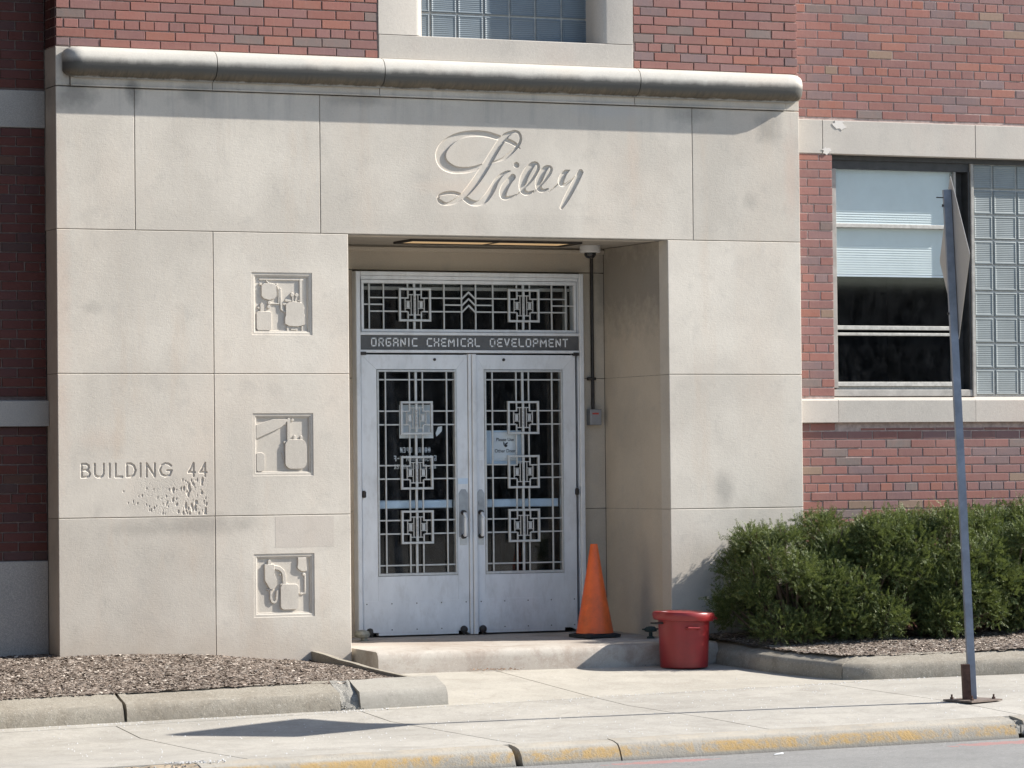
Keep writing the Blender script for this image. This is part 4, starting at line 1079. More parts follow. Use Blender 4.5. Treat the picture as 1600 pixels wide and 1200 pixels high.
# ================================================================== WALLS EITHER SIDE
# right wall
RW = thing("brick_wall", "sunlit red brick wall with stone bands and a window, right of the portal", "wall")
YR = .15
m = MB()
m.box(5.83, 10.5, YR + .0055, 1.3, 2.70, 5.0); m.box(5.83, 6.181, YR + .0055, 1.3, .64, 2.70); m.box(5.83, 10.5, YR + .0055, 1.3, -1.6, .80)
m.build("core_wall", M_MORTAR, RW)
BZ0, BZ1 = 2.692, 2.948
for a, b in ((5.823, 6.10), (6.10, 7.452), (7.452, 8.80), (8.80, 10.5)):
    box("band_stone", a + .002, b - .002, YR - .006, YR + .12, BZ0, BZ1, M_BAND, RW, .003)
for a, b in ((5.823, 6.191), (6.191, 7.402), (7.402, 8.75), (8.75, 10.5)):
    m = MB(); V = []
    pr = [(YR - .045, .640), (YR - .045, .806), (YR - .038, .812), (YR + .12, .838), (YR + .12, .640)]
    m.prism(None, [[(x, y, z) for y, z in pr] for x in (a + .0015, b - .0015)]); m.build("sill_stone", M_BAND, RW)
holes = [(5.8, 10.6, BZ0 - .003, BZ1 + .002), (6.187, 10.6, .60, 2.70), (5.8, 10.6, .637, .840)]
nb2 = brickwork(RW, 5.8235, 10.5, -1.3, 5.0, YR, holes, .0665, 3.300, 6.023, 5.967, 6.070, lambda x, z: (x < 8.05 and z < 3.98 and z > .0) )
m = MB()
for (cx, cz, rx_, rz_) in ((6.245, 2.915, .062, .05), (6.13, 2.712, .045, .028)):
    pts = [(cx + rx_ * math.cos(t) * random.uniform(.45, 1.15), cz + rz_ * math.sin(t) * random.uniform(.5, 1.15)) for t in np.linspace(0, 2 * math.pi, 18)[:-1]]
    V = [(a, YR - .010, min(b, 2.947)) for a, b in pts]; V += [(a, YR - .004, c) for a, b, c in V]
    n = len(pts); m.add(V, [tuple(range(n))] + [(i, (i + 1) % n, n + (i + 1) % n, n + i) for i in range(n)])
m.build("filler_patch", M_PATCHW, RW)
# window
wy = .25
m = MB()
m.box(6.19, 10.4, wy - .02, wy + .10, 2.655, 2.70); m.box(6.19, 7.462, wy, wy + .08, 2.59, 2.655)
m.box(7.335, 7.455, wy + .09, wy + .12, .87, 2.60)
m.box(7.438, 7.455, wy - .01, wy + .09, .87, 2.59)
wf = m.build("window", M_WFRAME_D, RW)
m = MB()
m.cbox(6.225, 6.265, wy - .012, wy + .06, .905, 2.589, .003); m.cbox(7.455, 7.482, wy - .025, wy + .08, .84, 2.654, .003)
m.cbox(6.22, 7.454, wy - .018, wy + .08, .840, .892, .004)
m.cbox(7.318, 7.338, wy + .005, wy + .09, .905, 2.589, .002)
m.build("frame", M_WFRAME, wf)
m = MB()
m.cbox(6.266, 7.317, wy - .005, wy + .05, 2.139, 2.170, .003); m.cbox(6.266, 7.317, wy - .006, wy + .05, 1.352, 1.384, .003); m.cbox(6.266, 7.317, wy - .004, wy + .05, 1.308, 1.330, .003)
m.cbox(6.266, 7.317, wy - .006, wy + .05, .918, .952, .003); m.box(6.266, 7.317, wy + .02, wy + .05, .893, .917)
m.build("sash_rails", M_RAIL, wf)
m = MB(); m.box(6.28, 7.30, wy + .052, wy + .06, 1.765, 1.782); m.build("blind_bottom_rail", M_PAPER, wf)
for z0, z1 in ((2.171, 2.589), (1.385, 2.138), (.953, 1.307)):
    box("pane", 6.266, 7.317, wy + .02, wy + .026, z0, z1, M_GLASS, wf)
m = MB(); z = 1.785
while z < 2.585:
    V = [(6.275, wy + .050, z), (7.31, wy + .050, z), (7.31, wy + .056, z + .0195), (6.275, wy + .056, z + .0195)]
    m.add(V, [(0, 1, 2, 3)]); z += .0185
m.build("blind_slats", M_BLIND, wf, kind="stuff")
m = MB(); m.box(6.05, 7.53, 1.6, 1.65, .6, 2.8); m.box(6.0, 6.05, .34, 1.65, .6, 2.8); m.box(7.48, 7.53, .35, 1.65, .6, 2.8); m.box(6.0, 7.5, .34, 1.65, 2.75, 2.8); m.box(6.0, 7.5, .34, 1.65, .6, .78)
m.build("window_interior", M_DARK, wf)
gm = box("block_mortar", 7.483, 10.4, wy + .012, wy + .05, .838, 2.70, M_GMORT, wf)
XB = [7.486, 7.668, 7.885, 8.10, 8.32, 8.535, 8.75]; ZB = [.845, 1.053, 1.253, 1.458, 1.659, 1.864, 2.060, 2.256, 2.456, 2.654]
for i in range(len(XB) - 1):
    for j in range(len(ZB) - 1): glass_block(XB[i], XB[i + 1], ZB[j], ZB[j + 1], wy, M_GBLOCK, wf, .008)

# left wall
LW = thing("brick_wall", "dark shaded brick wall with stone bands, left of the portal", "wall")
YL = .25
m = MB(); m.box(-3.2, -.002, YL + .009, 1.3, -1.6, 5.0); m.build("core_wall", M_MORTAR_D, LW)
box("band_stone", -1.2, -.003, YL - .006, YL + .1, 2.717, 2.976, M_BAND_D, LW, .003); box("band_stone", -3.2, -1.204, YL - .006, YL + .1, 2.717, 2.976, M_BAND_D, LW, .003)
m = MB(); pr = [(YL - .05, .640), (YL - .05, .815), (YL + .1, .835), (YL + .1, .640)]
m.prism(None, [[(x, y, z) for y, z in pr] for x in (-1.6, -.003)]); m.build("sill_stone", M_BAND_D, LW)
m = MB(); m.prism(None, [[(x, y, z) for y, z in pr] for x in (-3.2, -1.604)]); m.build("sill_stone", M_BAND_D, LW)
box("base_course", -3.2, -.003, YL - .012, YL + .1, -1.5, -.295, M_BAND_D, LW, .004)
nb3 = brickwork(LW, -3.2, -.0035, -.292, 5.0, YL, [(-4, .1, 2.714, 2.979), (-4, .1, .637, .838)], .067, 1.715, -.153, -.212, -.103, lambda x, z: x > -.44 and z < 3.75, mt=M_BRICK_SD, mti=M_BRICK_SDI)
print("bricks", nb, nb2, nb3)

# ================================================================== STEP, PLANTERS, KERBS
def sweep(name, path, prof, mat, jit=0.0, label=None, cat=None, smooth=40, parent=None):
    """path: list of (x,y,zbase); prof: list of (offset_out, dz); offset measured to the right of travel"""
    rings = []
    P2 = [Vector((a, b)) for a, b, c in path]
    for i, (x, y, z) in enumerate(path):
        if i == 0: t = (P2[1] - P2[0]).normalized(); nrm = Vector((t.y, -t.x)); k = 1
        elif i == len(path) - 1: t = (P2[-1] - P2[-2]).normalized(); nrm = Vector((t.y, -t.x)); k = 1
        else:
            t1 = (P2[i] - P2[i - 1]).normalized(); t2 = (P2[i + 1] - P2[i]).normalized()
            n1, n2 = Vector((t1.y, -t1.x)), Vector((t2.y, -t2.x)); nrm = (n1 + n2).normalized(); k = 1 / max(.5, nrm.dot(n1))
        rings.append([(x + nrm.x * o * k + random.gauss(0, jit), y + nrm.y * o * k + random.gauss(0, jit), z + dz + random.gauss(0, jit * .6)) for o, dz in prof])
    m = MB(); m.prism(None, rings); o = m.build(name, mat, parent); auto_smooth(o, smooth)
    return o
def densify(path, step=.12):
    out = []
    for a, b in zip(path[:-1], path[1:]):
        n = max(1, int(math.dist(a[:2], b[:2]) / step))
        for i in range(n): out.append(tuple(a[k] + (b[k] - a[k]) * i / n for k in range(3)))
    out.append(path[-1]); return out
# step (platform)
rings = []
def stepring(x, yf):
    zt0, zt1 = -.938, -.967
    return [(x, yf - .012, -1.2), (x, yf - .008, zt1 - .06), (x, yf + .002, zt1 - .022), (x, yf + .018, zt1 - .007), (x, yf + .045, zt1), (x, 1.25, zt0), (x, 1.25, -1.2)]
for x in list(np.linspace(2.185, 4.86, 24)):
    rings.append([(a + random.gauss(0, .0015) * 0, b + random.gauss(0, .002), c + random.gauss(0, .0012)) for a, b, c in stepring(x, -.43 + .006 * math.sin(x * 5))])
m = MB(); m.prism(None, rings); st = m.build("entrance_step", M_STEP); auto_smooth(st, 50)
tag(st, "long low worn stone step in front of the double doors", "step")
# chips in the step joint
# left planter kerb
KL = thing("planter_kerb", "long low concrete kerb with a broken patch, edging the left mulch bed", "kerb", (0, -1.9, -1.2))
profL = [(0.0, -.20), (.0, -.004), (.012, .075), (.030, .112), (.052, .122), (.15, .150), (.235, .182), (.235, -.2)]
profL = [(-o, d) for o, d in profL]
def kl(x): return (x, -1.985 + .0 * x + (.10 if x < -.1 else 0) * 0 - .03 * (x - .5) * .6, gz(x, -1.99) - .002)
segsL = [(-3.3, -1.9, M_KERB), (-1.88, -.165, M_KERB), (-.145, 1.30, M_KERB), (1.44, 2.055, M_KERBPATCH)]
for a, b, mt in segsL:
    pth = densify([kl(a), kl(b)], .1)
    o = sweep("kerb_stone", pth, profL, mt, .0022); kids(KL, o)
# crumbled break
def rubble(n, x0, x1, yfun, zfun, smin, smax, mat, name, parent=None, seed=3):
    r = random.Random(seed); m = MB()
    for i in range(n):
        x = r.uniform(x0, x1); y = yfun(x, r); z = zfun(x, y, r); s = r.uniform(smin, smax)
        V = [(x + r.uniform(-s, s), y + r.uniform(-s, s), z + r.uniform(-s * .7, s * .7)) for _ in range(6)]
        me = bmesh.new(); vs = [me.verts.new(v) for v in V]
        try: bmesh.ops.convex_hull(me, input=vs)
        except Exception: me.free(); continue
        me.verts.ensure_lookup_table(); me.verts.index_update()
        m.add([v.co[:] for v in me.verts], [tuple(v.index for v in f.verts) for f in me.faces]); me.free()
    return m.build(name, mat, parent, kind="stuff")
prB = [(0.0, -.20), (.0, -.01), (.028, .05), (.055, .088), (.085, .112), (.15, .142), (.235, .178), (.235, -.2)]
o = sweep("broken_section", densify([kl(1.302), kl(1.438)], .02), [(-a, b) for a, b in prB], M_BROKEN, .006, smooth=10); kids(KL, o)
o = rubble(240, 1.24, 1.48, lambda x, r: kl(x)[1] + r.uniform(-.02, .10), lambda x, y, r: kl(x)[2] + max(0, (y - kl(x)[1])) * 1.15 + r.uniform(-.012, .006), .004, .013, M_BROKEN, "rubble"); kids(KL, o)
# end face chamfer of kerb
# edging slab beside the walk to the step
pe = [(1.850, -.002, -1.25), (1.90, -.9, -1.25), (1.968, -1.76, -1.25)]
zt = [-.966, -1.030, -1.085]
m = MB(); m.prism(None, [[(x, y, -1.3), (x, y, t), (x + .045, y, t - .002), (x + .045, y, -1.3)] for (x, y, _), t in zip(densify(pe, .22), np.interp(np.linspace(0, 1, len(densify(pe, .22))), [0, .5, 1], zt) + RNG.normal(0, .002, len(densify(pe, .22))))])
eg = m.build("planter_edging", M_KERB); tag(eg, "thin concrete edging strip running from the portal to the left kerb", "edging")
# right planter kerb
KR = thing("planter_kerb", "low concrete kerb curving round the hedge bed behind the sign post", "kerb", (5.5, -1.9, -1.1))
kr = [(4.80, -.10, 0), (4.83, -.41, 0), (4.89, -1.16, 0), (5.03, -1.80, 0), (5.075, -1.895, 0)]
kr2 = [(5.082, -1.90, 0), (5.16, -1.965, 0), (5.28, -2.015, 0), (6.34, -2.24, 0), (8.2, -2.62, 0), (10.4, -3.05, 0)]
profR = [(0, -.2), (0, 0), (.010, .075), (.026, .105), (.05, .117), (.14, .142), (.22, .165), (.22, -.2)]
for pth in (kr, kr2):
    q = [(a, b, gz(a, b) - .002) for a, b, c in densify(pth, .12)]
    o = sweep("kerb_stone", q, [(-a, b) for a, b in profR], M_KERB, .002); kids(KR, o)

# mulch beds: soil sheet plus chips
def bed(name, x0, x1, y0, y1, zf, dens, label, sel=lambda x, y: True, seed=1):
    nx, ny = int((x1 - x0) / .04), int((y1 - y0) / .04); V = []; F = []
    r = np.random.default_rng(seed)
    for i in range(nx + 1):
        for j in range(ny + 1):
            x = x0 + (x1 - x0) * i / nx; y = y0 + (y1 - y0) * j / ny; V.append((x, y, zf(x, y) + r.normal(0, .005)))
    for i in range(nx):
        for j in range(ny):
            a = i * (ny + 1) + j
            cx, cy = (V[a][0] + .02), (V[a][1] + .02)
            if sel(cx, cy): F.append((a, a + ny + 1, a + ny + 2, a + 1))
    b = structure(link(name, V, F, M_SOIL, smooth=True))
    N = int(dens * (x1 - x0) * (y1 - y0)); X = r.uniform(x0, x1, N); Y = r.uniform(y0, y1, N)
    L = r.gamma(2.6, .0026, N) + .0022; W = L * r.uniform(.16, .4, N); A = r.uniform(0, 2 * np.pi, N); T = r.normal(0, .2, N); R2 = r.normal(0, .35, N)
    ok = np.array([sel(x, y) for x, y in zip(X, Y)]); X, Y, L, W, A, T, R2 = (q[ok] for q in (X, Y, L, W, A, T, R2))
    Z = np.array([zf(x, y) for x, y in zip(X, Y)]) + .003 + np.abs(R2) * .004
    ca, sa = np.cos(A), np.sin(A); U = np.stack([ca * np.cos(T), sa * np.cos(T), np.sin(T)], 1) * L[:, None]; Vv = np.stack([-sa * np.cos(R2), ca * np.cos(R2), np.sin(R2)], 1) * W[:, None]
    Pp = np.stack([X, Y, Z], 1)
    VV = np.stack([Pp - U - Vv, Pp + U - Vv, Pp + U + Vv, Pp - U + Vv, Pp + np.array([0, 0, 1]) * (W * .9)[:, None]], 1).reshape(-1, 3)
    i0 = np.arange(len(Pp))[:, None] * 5; FF = np.concatenate([i0 + np.array([q]) for q in ((0, 1, 4), (1, 2, 4), (2, 3, 4), (3, 0, 4))])
    c = fast_mesh("wood_chips", VV, FF, M_CHIP, b, kind="stuff")
    return b
def zl(x, y): t = min(1, max(0, -y / 1.75)); base = -.958 - .018 * x * (x > 0); return base + (gz(x, -1.99) + .172 - base) * (t ** 1.1) - .040 * min(1, max(0, (x - 1.1) / .75)) + .012 * math.sin(3 * x + 5 * y) * (1 - t)
bed("mulch_bed", -3.2, 1.96, -1.83, .24, zl, 22000, "", lambda x, y: x < 1.85 - .065 * y and (y < 0 or x < 0) and y > kl(x)[1] + .205, 2)
def krx(y): return float(np.interp(-y, [.1, .41, 1.16, 1.80, 1.9], [4.80, 4.83, 4.89, 5.03, 5.07]))
def kry(x): return float(np.interp(x, [5.03, 5.16, 5.28, 6.34, 8.2, 10.4], [-1.80, -1.965, -2.015, -2.24, -2.62, -3.05]))
def selr(x, y): return x > krx(y) + .13 and y > kry(x) + .19
def zr(x, y): t = min(1, max(0, y / (kry(x) + .22))) if x > 5.25 else min(1, max(0, -y / 1.75)); return -.945 + (gz(x, -2.0) + .158 + .945) * t + .01 * math.sin(4 * x + 3 * y)
bed("mulch_bed", 4.85, 8.6, -2.5, .16, zr, 19000, "", selr, 3)

# ================================================================== HEDGE SHRUBS
def shrub(name, cx, cy, zb, ztop, rx, ry, label, seed, open_base=.35):
    t = thing(name, label, "shrub", (cx, cy, zb), "yew shrubs along the brick wall")
    r = np.random.default_rng(seed)
    # lumps
    lumps = []
    for i in range(60):
        a = r.uniform(0, 2 * np.pi); h = r.uniform(-.32, 1.0); rad = math.sqrt(r.uniform(.25, 1)) * (1.05 if h < .8 else .82)
        lumps.append((cx + rx * .80 * rad * math.cos(a), cy + ry * .78 * rad * math.sin(a), zb + (ztop - zb) * (.29 + .60 * h * (1.0 - .12 * rad)), r.uniform(.085, .17)))
    m = MB(); stems = []
    for i, (lx_, ly_, lz_, lr) in enumerate(lumps):
        b = Vector((cx + r.uniform(-.05, .05), cy + r.uniform(-.05, .05), zb - .03)); e = Vector((lx_, ly_, lz_))
        mid = b.lerp(e, .5) + Vector((r.normal(0, .04), r.normal(0, .04), -.05))
        m.tube([b, mid, e, e + (e - mid) * .3], [.019, .013, .008, .003], 6); stems.append((b, mid, e))
        for k in range(1):
            p = mid.lerp(e, r.uniform(0, 1)); d = Vector((r.normal(0, 1), r.normal(0, 1), r.uniform(.2, 1.4))).normalized() * r.uniform(.12, .25)
            m.tube([p, p + d * .5 + Vector((0, 0, -.01)), p + d], [.006, .005, .002], 5)
    kids(t, m.build("branches", M_STEM))
    # sprigs
    NS = 13500; LM = np.array(lumps); pw = LM[:, 3] ** 2; LM = LM[r.choice(len(lumps), size=NS, p=pw / pw.sum())]
    d = r.normal(0, 1, (NS, 3)); d /= np.linalg.norm(d, axis=1, keepdims=True)
    d[:, 2] = np.where(d[:, 2] < -.35, -.6 * d[:, 2], d[:, 2]); d /= np.linalg.norm(d, axis=1, keepdims=True)
    oc = LM[:, :3] - np.array([cx, cy, zb + .3]); flip = (d * oc).sum(1) < -.12; d[flip] *= -1
    rr = LM[:, 3] * (1 - .5 * r.random(NS) ** 2.2 + .42 * (r.random(NS) ** 7)) * (1 + .18 * np.sin(9 * d[:, 0] + 7 * d[:, 2] + seed))
    p = LM[:, :3] + d * rr[:, None]
    p[:, 1] = np.where(p[:, 1] > .09, .09 - (p[:, 1] - .09) * .4, p[:, 1])
    ok = (p[:, 2] < ztop + .05) & (p[:, 2] > zb + .05); p = p[ok]; d = d[ok]; n = len(p)
    nrm = lambda q: q / (np.linalg.norm(q, axis=-1, keepdims=True) + 1e-9)
    ax = nrm(d * .85 + np.array([0, 0, .38]) + r.normal(0, .45, (n, 3))); sd = nrm(np.cross(ax, r.normal(0, 1, (n, 3)))); up = np.cross(sd, ax)
    ln = r.uniform(.03, .09, n); nl = 9; parts = []
    for k in range(nl):
        u = (k + .5) / nl
        for sg in (-1, 1):
            base = p + ax * (ln * u)[:, None]; ll = .0135 * (1.2 - .6 * u) * r.uniform(.8, 1.3, n)
            dirn = nrm(sd * sg * .8 + ax * .6 + up * r.normal(0, .3, (n, 1))); wd = nrm(np.cross(dirn, up + r.normal(0, .25, (n, 3)))) * .0029
            mid = base + dirn * (ll * .5)[:, None]
            parts.append(np.stack([base, mid + wd, base + dirn * ll[:, None], mid - wd], 1))
    VV = np.concatenate(parts).reshape(-1, 3); FF = np.arange(len(VV)).reshape(-1, 4)
    kids(t, fast_mesh("foliage", VV, FF, M_LEAF, kind="stuff"))
    return t
shrub("yew_shrub", 5.45, -.54, -.99, -.10, .60, .53, "leftmost dark green yew shrub, reaching over the portal's right pier", 21)
shrub("yew_shrub", 6.00, -.60, -.98, -.05, .60, .50, "dark green yew shrub just left of the window's left edge", 22)
shrub("yew_shrub", 6.62, -.62, -.97, -.01, .62, .50, "bushy green yew shrub growing below the middle of the dark window panes", 23)
shrub("yew_shrub", 7.24, -.60, -.97, .03, .58, .50, "green yew shrub with bare forked stems, directly behind the sign post", 24)
shrub("yew_shrub", 7.86, -.60, -.97, .07, .6, .50, "yew shrub at the right edge below the glass blocks", 25)

# ================================================================== SIGN POST
SP = thing("street_sign", "leaning galvanised post with a diamond traffic sign seen almost edge-on", "sign", (4.985, -3.8, gz(4.985, -3.8)))
base = Vector((4.985, -3.8, gz(4.985, -3.8))); top = Vector((4.838, -3.8, 2.092))
ax = (top - base).normalized()
# channel post: U section
s_dir = Vector((math.sin(math.radians(20.5)), math.cos(math.radians(20.5)), 0)); n_dir = Vector((s_dir.y, -s_dir.x, 0))
s_dir = (s_dir - ax * s_dir.dot(ax)).normalized(); n_dir = (n_dir - ax * n_dir.dot(ax)).normalized()
m = MB(); hw = .026; tk = .0025
sec = [(-hw, -.024), (hw, -.024), (hw, .024), (-hw, .024)]
off = s_dir * 0 + n_dir * -.0
rings = []
b1 = base + ax * .016
for t in (b1, top): rings.append([t + s_dir * a + n_dir * b for a, b in sec])
m.prism(None, [[tuple(v) for v in r] for r in rings]); kids(SP, m.build("post", M_POST))
# stub at base
m = MB(); stb = base + n_dir * -.044 + s_dir * -.034; rings = []
for t in (stb + ax * .012, stb + ax * .245): rings.append([t + s_dir * a + n_dir * b for a, b in ((-.028, -.024), (.028, -.024), (.028, .026), (-.028, .026))])
m.prism(None, [[tuple(v) for v in r] for r in rings]); kids(SP, m.build("anchor_stub", M_RUST))
# plate & bolts
ang = math.radians(12); pu = Vector((math.cos(ang), math.sin(ang), .012)); pv = Vector((-math.sin(ang), math.cos(ang), 0))
pc = base + Vector((-.0, 0, .004)); m = MB(); S = .135
cor = [pc + pu * a + pv * b for a, b in ((-S, -S), (S, -S), (S, S), (-S, S))]
m.add([tuple(c) for c in cor] + [tuple(c + Vector((0, 0, .011))) for c in cor], [(0, 3, 2, 1), (4, 5, 6, 7), (0, 1, 5, 4), (1, 2, 6, 5), (2, 3, 7, 6), (3, 0, 4, 7)])
kids(SP, m.build("base_plate", M_RUSTL))
for a, b in ((-.095, -.095), (.095, -.095), (.095, .095), (-.095, .095)):
    m = MB(); c = pc + pu * a + pv * b; m.lathe([(.013, c.z + .011), (.013, c.z + .024), (.007, c.z + .025), (.007, c.z + .042)], 6, c.x, c.y); kids(SP, m.build("bolt", M_RUST))
# diamond sign: mounted on the +X face of the post
sc_ = Vector((4.884, -3.8, 1.651)) + n_dir * .032 + s_dir * .0
R_ = .537
ctr = base + ax * ((1.651 - base.z) / ax.z) + n_dir * .0285 + s_dir * .004
up2 = ax
def dia(off):
    pts = []
    for k in range(4):
        a = math.pi / 2 * k; c = (math.cos(a), math.sin(a)); 
        for da in (-.035, 0, .035):
            aa = a + da; rr = R_ * (1 - .012 * abs(da) / .035) if da else R_ * .992
            rr = R_ * .965 if da else R_ * .985
            pts.append(ctr + s_dir * (math.cos(aa) * rr) + up2 * (math.sin(aa) * rr) + n_dir * off)
    return [tuple(p) for p in pts]
m = MB(); m.prism(None, [dia(0), dia(.0035)]); kids(SP, m.build("sign_panel", M_SIGNB))
for zf in (.34, -.36):
    m = MB(); c = ctr + up2 * zf - n_dir * .055; m.tube([tuple(c), tuple(c + n_dir * .062)], .005, 6); m.tube([tuple(c - n_dir * .008), tuple(c)], .009, 6); kids(SP, m.build("bolt", M_DARKMETAL))
m = MB(); c = top - ax * .05; m.tube([tuple(c - n_dir * .024), tuple(c - n_dir * .07 + ax * .004)], .004, 6); kids(SP, m.build("loose_bolt", M_DARKMETAL))

# ================================================================== TRAFFIC CONE
cx, cy, cz = 4.268, .42, -.950
TC = thing("traffic_cone", "plain orange traffic cone on a black base by the door jamb", "traffic cone", (cx, cy, cz))
m = MB(); m.lathe([(.142, cz + .030), (.138, cz + .045), (.088, cz + .32), (.060, cz + .48), (.0275, cz + .690), (.0245, cz + .694), (.018, cz + .685), (.02, cz + .60)], 36, cx, cy, caps=False)
o = m.build("cone", M_ORANGE); auto_smooth(o, 30); kids(TC, o)
m = MB(); A = .152
pts = []
for k in range(4):
    for da in (-.10, .10):
        a = math.pi / 4 + math.pi / 2 * k + da + .1; pts.append((cx + A * 1.32 * math.cos(a) * .98, cy + A * 1.32 * math.sin(a) * .98))
m.prism(None, [[(x, y, cz + .002) for x, y in pts], [(x, y, cz + .022) for x, y in pts], [(cx + (x - cx) * .72, cy + (y - cy) * .72, cz + .033) for x, y in pts]])
kids(TC, m.build("base", M_BLACKR))

# ================================================================== TRASH CAN
tx, ty = 4.488, -.625; tz = gz(tx, ty) + .002
TB = thing("trash_can", "round red plastic trash can with its lid on, at the end of the step", "trash can", (tx, ty, tz))
m = MB(); m.lathe([(.166, tz), (.172, tz + .006), (.175, tz + .05), (.182, tz + .25), (.186, tz + .345), (.1865, tz + .375)], 48, tx, ty, caps=True)
o = m.build("body", M_RED); auto_smooth(o, 40); kids(TB, o)
m = MB(); zl_ = tz + .352
m.lathe([(.189, zl_ - .018), (.214, zl_ - .015), (.223, zl_ + .006), (.226, zl_ + .030), (.219, zl_ + .043), (.20, zl_ + .047), (.17, zl_ + .046), (.12, zl_ + .054), (.0, zl_ + .060)], 48, tx - .002, ty, caps=False)
o = m.build("lid", M_RED); auto_smooth(o, 40)
for v in o.data.vertices: v.co.z += (v.co.x - tx) * -.035 + .003
kids(TB, o)
m = MB(); m.tube([(tx - .07, ty - .178, tz + .285), (tx - .065, ty - .204, tz + .292), (tx + .02, ty - .212, tz + .290), (tx + .027, ty - .182, tz + .283)], .008, 8); o = m.build("handle", M_RED); auto_smooth(o); kids(TB, o)
m = MB(); m.box(tx - .25, tx - .15, ty - .035, ty + .035, tz + .318, tz + .330); kids(TB, m.build("side_handle", M_BLACKR))
m = MB(); V = [(tx + .17, ty - .09, zl_ + .035), (tx + .17, ty + .09, zl_ + .035), (tx + .252, ty + .04, zl_ + .0), (tx + .252, ty - .04, zl_ + .0)]; m.add(V + [(a, b, c - .014) for a, b, c in V], [(0, 1, 2, 3), (7, 6, 5, 4), (0, 4, 5, 1), (1, 5, 6, 2), (2, 6, 7, 3), (3, 7, 4, 0)]); kids(TB, m.build("lid_lip", M_RED))
m = MB(); V = [(tx - .20, ty - .07, zl_ + .0535), (tx - .13, ty - .08, zl_ + .0525), (tx - .125, ty - .02, zl_ + .0545), (tx - .195, ty - .01, zl_ + .0545)]; m.add(V + [(a, b, c + .0015) for a, b, c in V], [(3, 2, 1, 0), (4, 5, 6, 7), (0, 1, 5, 4)])
o = m.build("paper_scrap", M_PAPER); tag(o, "small white scrap of paper lying on the red trash can lid", "litter")

# ================================================================== SMALL FIXTURES
SCM = thing("security_camera", "white dome security camera hanging under the portal soffit", "camera", (4.44, .80, 2.0))
m = MB(); m.lathe([(.078, 2.001), (.080, 1.955), (.074, 1.948), (.052, 1.947)], 28, 4.44, .80); o = m.build("housing", M_WHITEP); auto_smooth(o, 35); kids(SCM, o)
m = MB(); m.lathe([(.047, 1.948), (.045, 1.928), (.034, 1.912), (.018, 1.904), (.002, 1.902)], 24, 4.44, .80); o = m.build("dome", M_SMOKE); auto_smooth(o, 50); kids(SCM, o)
CD = thing("electrical_conduit", "dark vertical conduit pipe ending in a small grey box on the back wall", "conduit", (4.60, 1.11, .7))
m = MB(); m.tube([(4.50, .92, 1.975), (4.585, 1.06, 1.965), (4.600, 1.118, 1.93), (4.600, 1.120, 1.5), (4.601, 1.120, .765)], .0135, 10); o = m.build("pipe", M_DARKMETAL); auto_smooth(o); kids(CD, o)
m = MB(); m.cbox(4.556, 4.652, 1.070, 1.139, .640, .762, .006); jb = kids(CD, m.build("junction_box", M_GREYBOX))
o = box("box_label", 4.572, 4.625, 1.068, 1.0695, .722, .734, M_REDL); o.parent = jb
m = MB(); m.cbox(4.560, 4.625, 1.108, 1.139, .985, 1.008, .002); kids(CD, m.build("pipe_clip", M_DARKMETAL))
DS = thing("door_stop", "small mushroom shaped grey metal door stop at the left door's foot", "door stop", (2.56, .78, -.953))
m = MB(); m.lathe([(.050, -.962), (.046, -.950), (.022, -.938), (.020, -.915)], 20, 2.56, .78, sx=1.2); o = m.build("foot", M_STOPG); auto_smooth(o); kids(DS, o)
m = MB(); m.lathe([(.02, -.925), (.048, -.918), (.056, -.897), (.046, -.874), (.015, -.865)], 20, 2.545, .78, sx=1.1); o = m.build("head", M_STOPG); auto_smooth(o); kids(DS, o)
m = MB(); m.lathe([(.03, 2.592), (.034, 2.607), (.03, 2.622)], 16, 0, 0)
V = [(c_, a_ + .78, b_ - .888) for a_, b_, c_ in m.v]; kids(DS, link("rubber_pad", V, m.f, M_BLACKR))
FT = thing("pipe_fitting", "small dark green metal pipe fitting standing on the step by the right jamb", "pipe fitting", (4.585, .12, -.955))
m = MB(); m.lathe([(.030, -.958), (.028, -.945), (.014, -.940), (.013, -.905)], 14, 4.585, .12); kids(FT, m.build("stem", M_VERDI))
m = MB(); m.lathe([(.012, -.912), (.045, -.906), (.048, -.888), (.032, -.872), (.01, -.868)], 12, 4.585, .12, sx=1.0); m.box(4.52, 4.65, .108, .132, -.895, -.884); kids(FT, m.build("valve_head", M_VERDI))

rings = []
for i in range(24):
    x = -1.745 + 1.14 * i / 23; z = kerb_z(x) - .012 + random.gauss(0, .003); bb = road_z(x) - .05
    rings.append([(x, -4.606, bb), (x, -4.606, z + .004), (x, -4.68 + random.gauss(0, .006), z), (x, -4.78 + random.gauss(0, .01), z - .02 + random.gauss(0, .004)), (x, -4.86 + random.gauss(0, .012), z - .06), (x, -4.90, bb)])
m = MB(); m.prism(None, rings); kids(sk, m.build("broken_stone", M_COVER))
o = rubble(420, -1.75, -.5, lambda x, r: -4.62 - abs(r.gauss(0, .09)), lambda x, y, r: kerb_z(x) - .012 - max(0, -4.70 - y) * .4 + r.uniform(-.004, .004), .003, .013, M_BROKEN, "rubble", seed=8); kids(sk, o)
o = rubble(130, -.75, -.42, lambda x, r: -4.60 + r.uniform(-.07, .09) - (x + .6) * .2, lambda x, y, r: (gz(x, y) if y > -4.6 else kerb_z(x)) + r.uniform(-.004, .003), .003, .011, M_STONEW, "pale_rubble", seed=9); kids(sk, o)
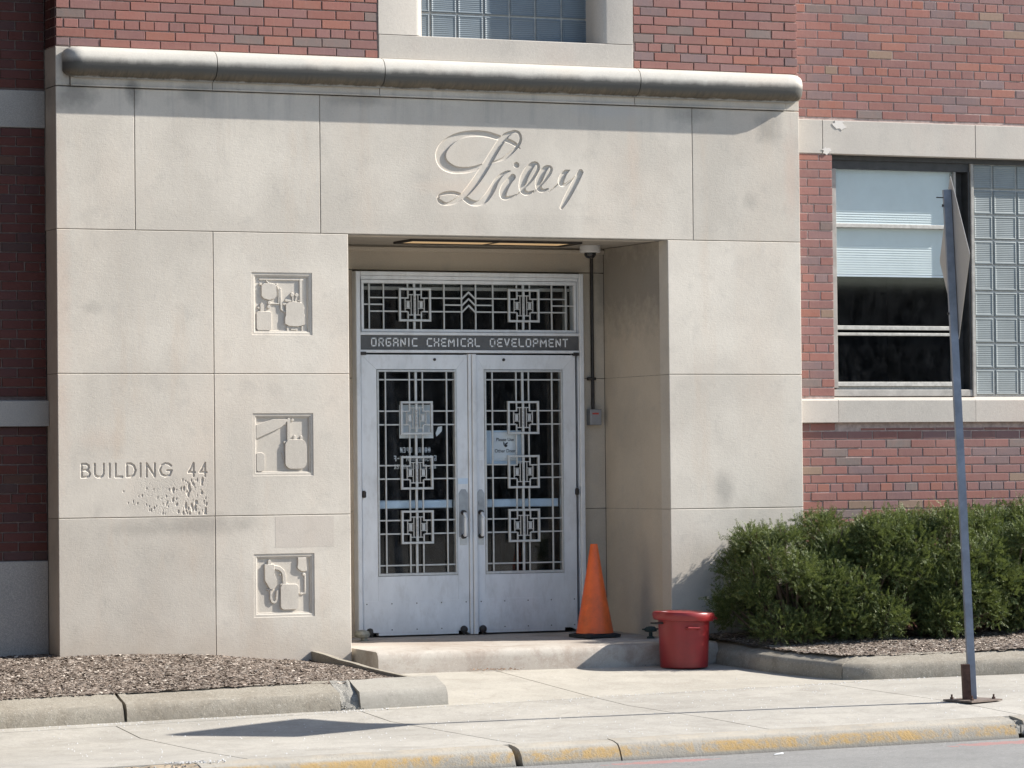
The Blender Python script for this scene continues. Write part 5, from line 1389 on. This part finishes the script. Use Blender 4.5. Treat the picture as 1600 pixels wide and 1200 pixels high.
# litter and leaves
m = MB(); r = random.Random(4)
for i in range(55):
    x = 3.08 + r.gauss(0, .10); y = -.475 + r.uniform(-.03, .02); z = gz(x, y) + .006 + r.random() * .012; s = r.uniform(.006, .016); a = r.uniform(0, 6.3)
    m.add([(x - s * math.cos(a), y - s * math.sin(a), z), (x + s * .4 * math.sin(a), y - s * .4 * math.cos(a), z + .004), (x + s * math.cos(a), y + s * math.sin(a), z + r.uniform(0, .008)), (x - s * .4 * math.sin(a), y + s * .4 * math.cos(a), z + .006)], [(0, 1, 2, 3)])
o = m.build("dead_leaves", M_DEADLEAF, kind="stuff"); o["label"] = "small drift of brown dead leaves against the foot of the step"
m = MB()
for i in range(320):
    x = r.uniform(4.2, 5.05); y = krx(-0.6) * 0 + r.uniform(-1.5, -.44)
    if r.random() < .5: x = krx(y) - abs(r.gauss(0, .03))
    else: y = -.45 - abs(r.gauss(0, .03))
    z = gz(x, y) + .004 + r.random() * .008; s = r.uniform(.004, .012); a = r.uniform(0, 6.3)
    m.add([(x - s * math.cos(a), y - s * math.sin(a), z), (x + s * .4 * math.sin(a), y - s * .4 * math.cos(a), z + .003), (x + s * math.cos(a), y + s * math.sin(a), z + .004)], [(0, 1, 2)])
o = m.build("leaf_litter", M_CHIP, kind="stuff"); o["label"] = "dark dry leaf litter gathered along the right planter kerb"
m = MB()
for i in range(900):
    x = r.uniform(-1.0, 6.2); y = r.uniform(-4.55, -2.05) if r.random() < .6 else -2.0 - .03 * (x - .5) * .6 - abs(r.gauss(0, .05))
    if y > -2.05 and x > 2.0: x = r.uniform(2.2, 4.6); y = r.uniform(-2.0, -.5)
    z = gz(x, y); s = r.uniform(.0018, .0055)
    m.add([(x - s, y - s, z), (x + s, y - s * .7, z), (x + s * .6, y + s, z), (x - s * .7, y + s * .8, z), (x, y, z + s * 1.3)], [(0, 1, 4), (1, 2, 4), (2, 3, 4), (3, 0, 4)])
o = m.build("grit", M_STONEW, kind="stuff"); o["label"] = "pale grit and salt crumbs scattered over the concrete"
m = MB(); z = road_z(3.0); m.add([(2.88, -5.02, z + .004), (2.95, -5.01, z + .006), (2.96, -4.985, z + .012), (2.90, -4.99, z + .005)], [(0, 1, 2, 3)]); o = m.build("paper_scrap", M_PAPER); tag(o, "flat white scrap of paper on the road beside the kerb", "litter")
m = MB(); m.lathe([(.0, -.985), (.03, -.98), (.038, -.965), (.025, -.948), (.0, -.943)], 10, -.035, .10, caps=False, sx=1.1, sy=.8); o = m.build("pebble", M_STONEW); auto_smooth(o, 60); tag(o, "pale rounded stone in the shaded corner beside the portal's left edge", "stone")
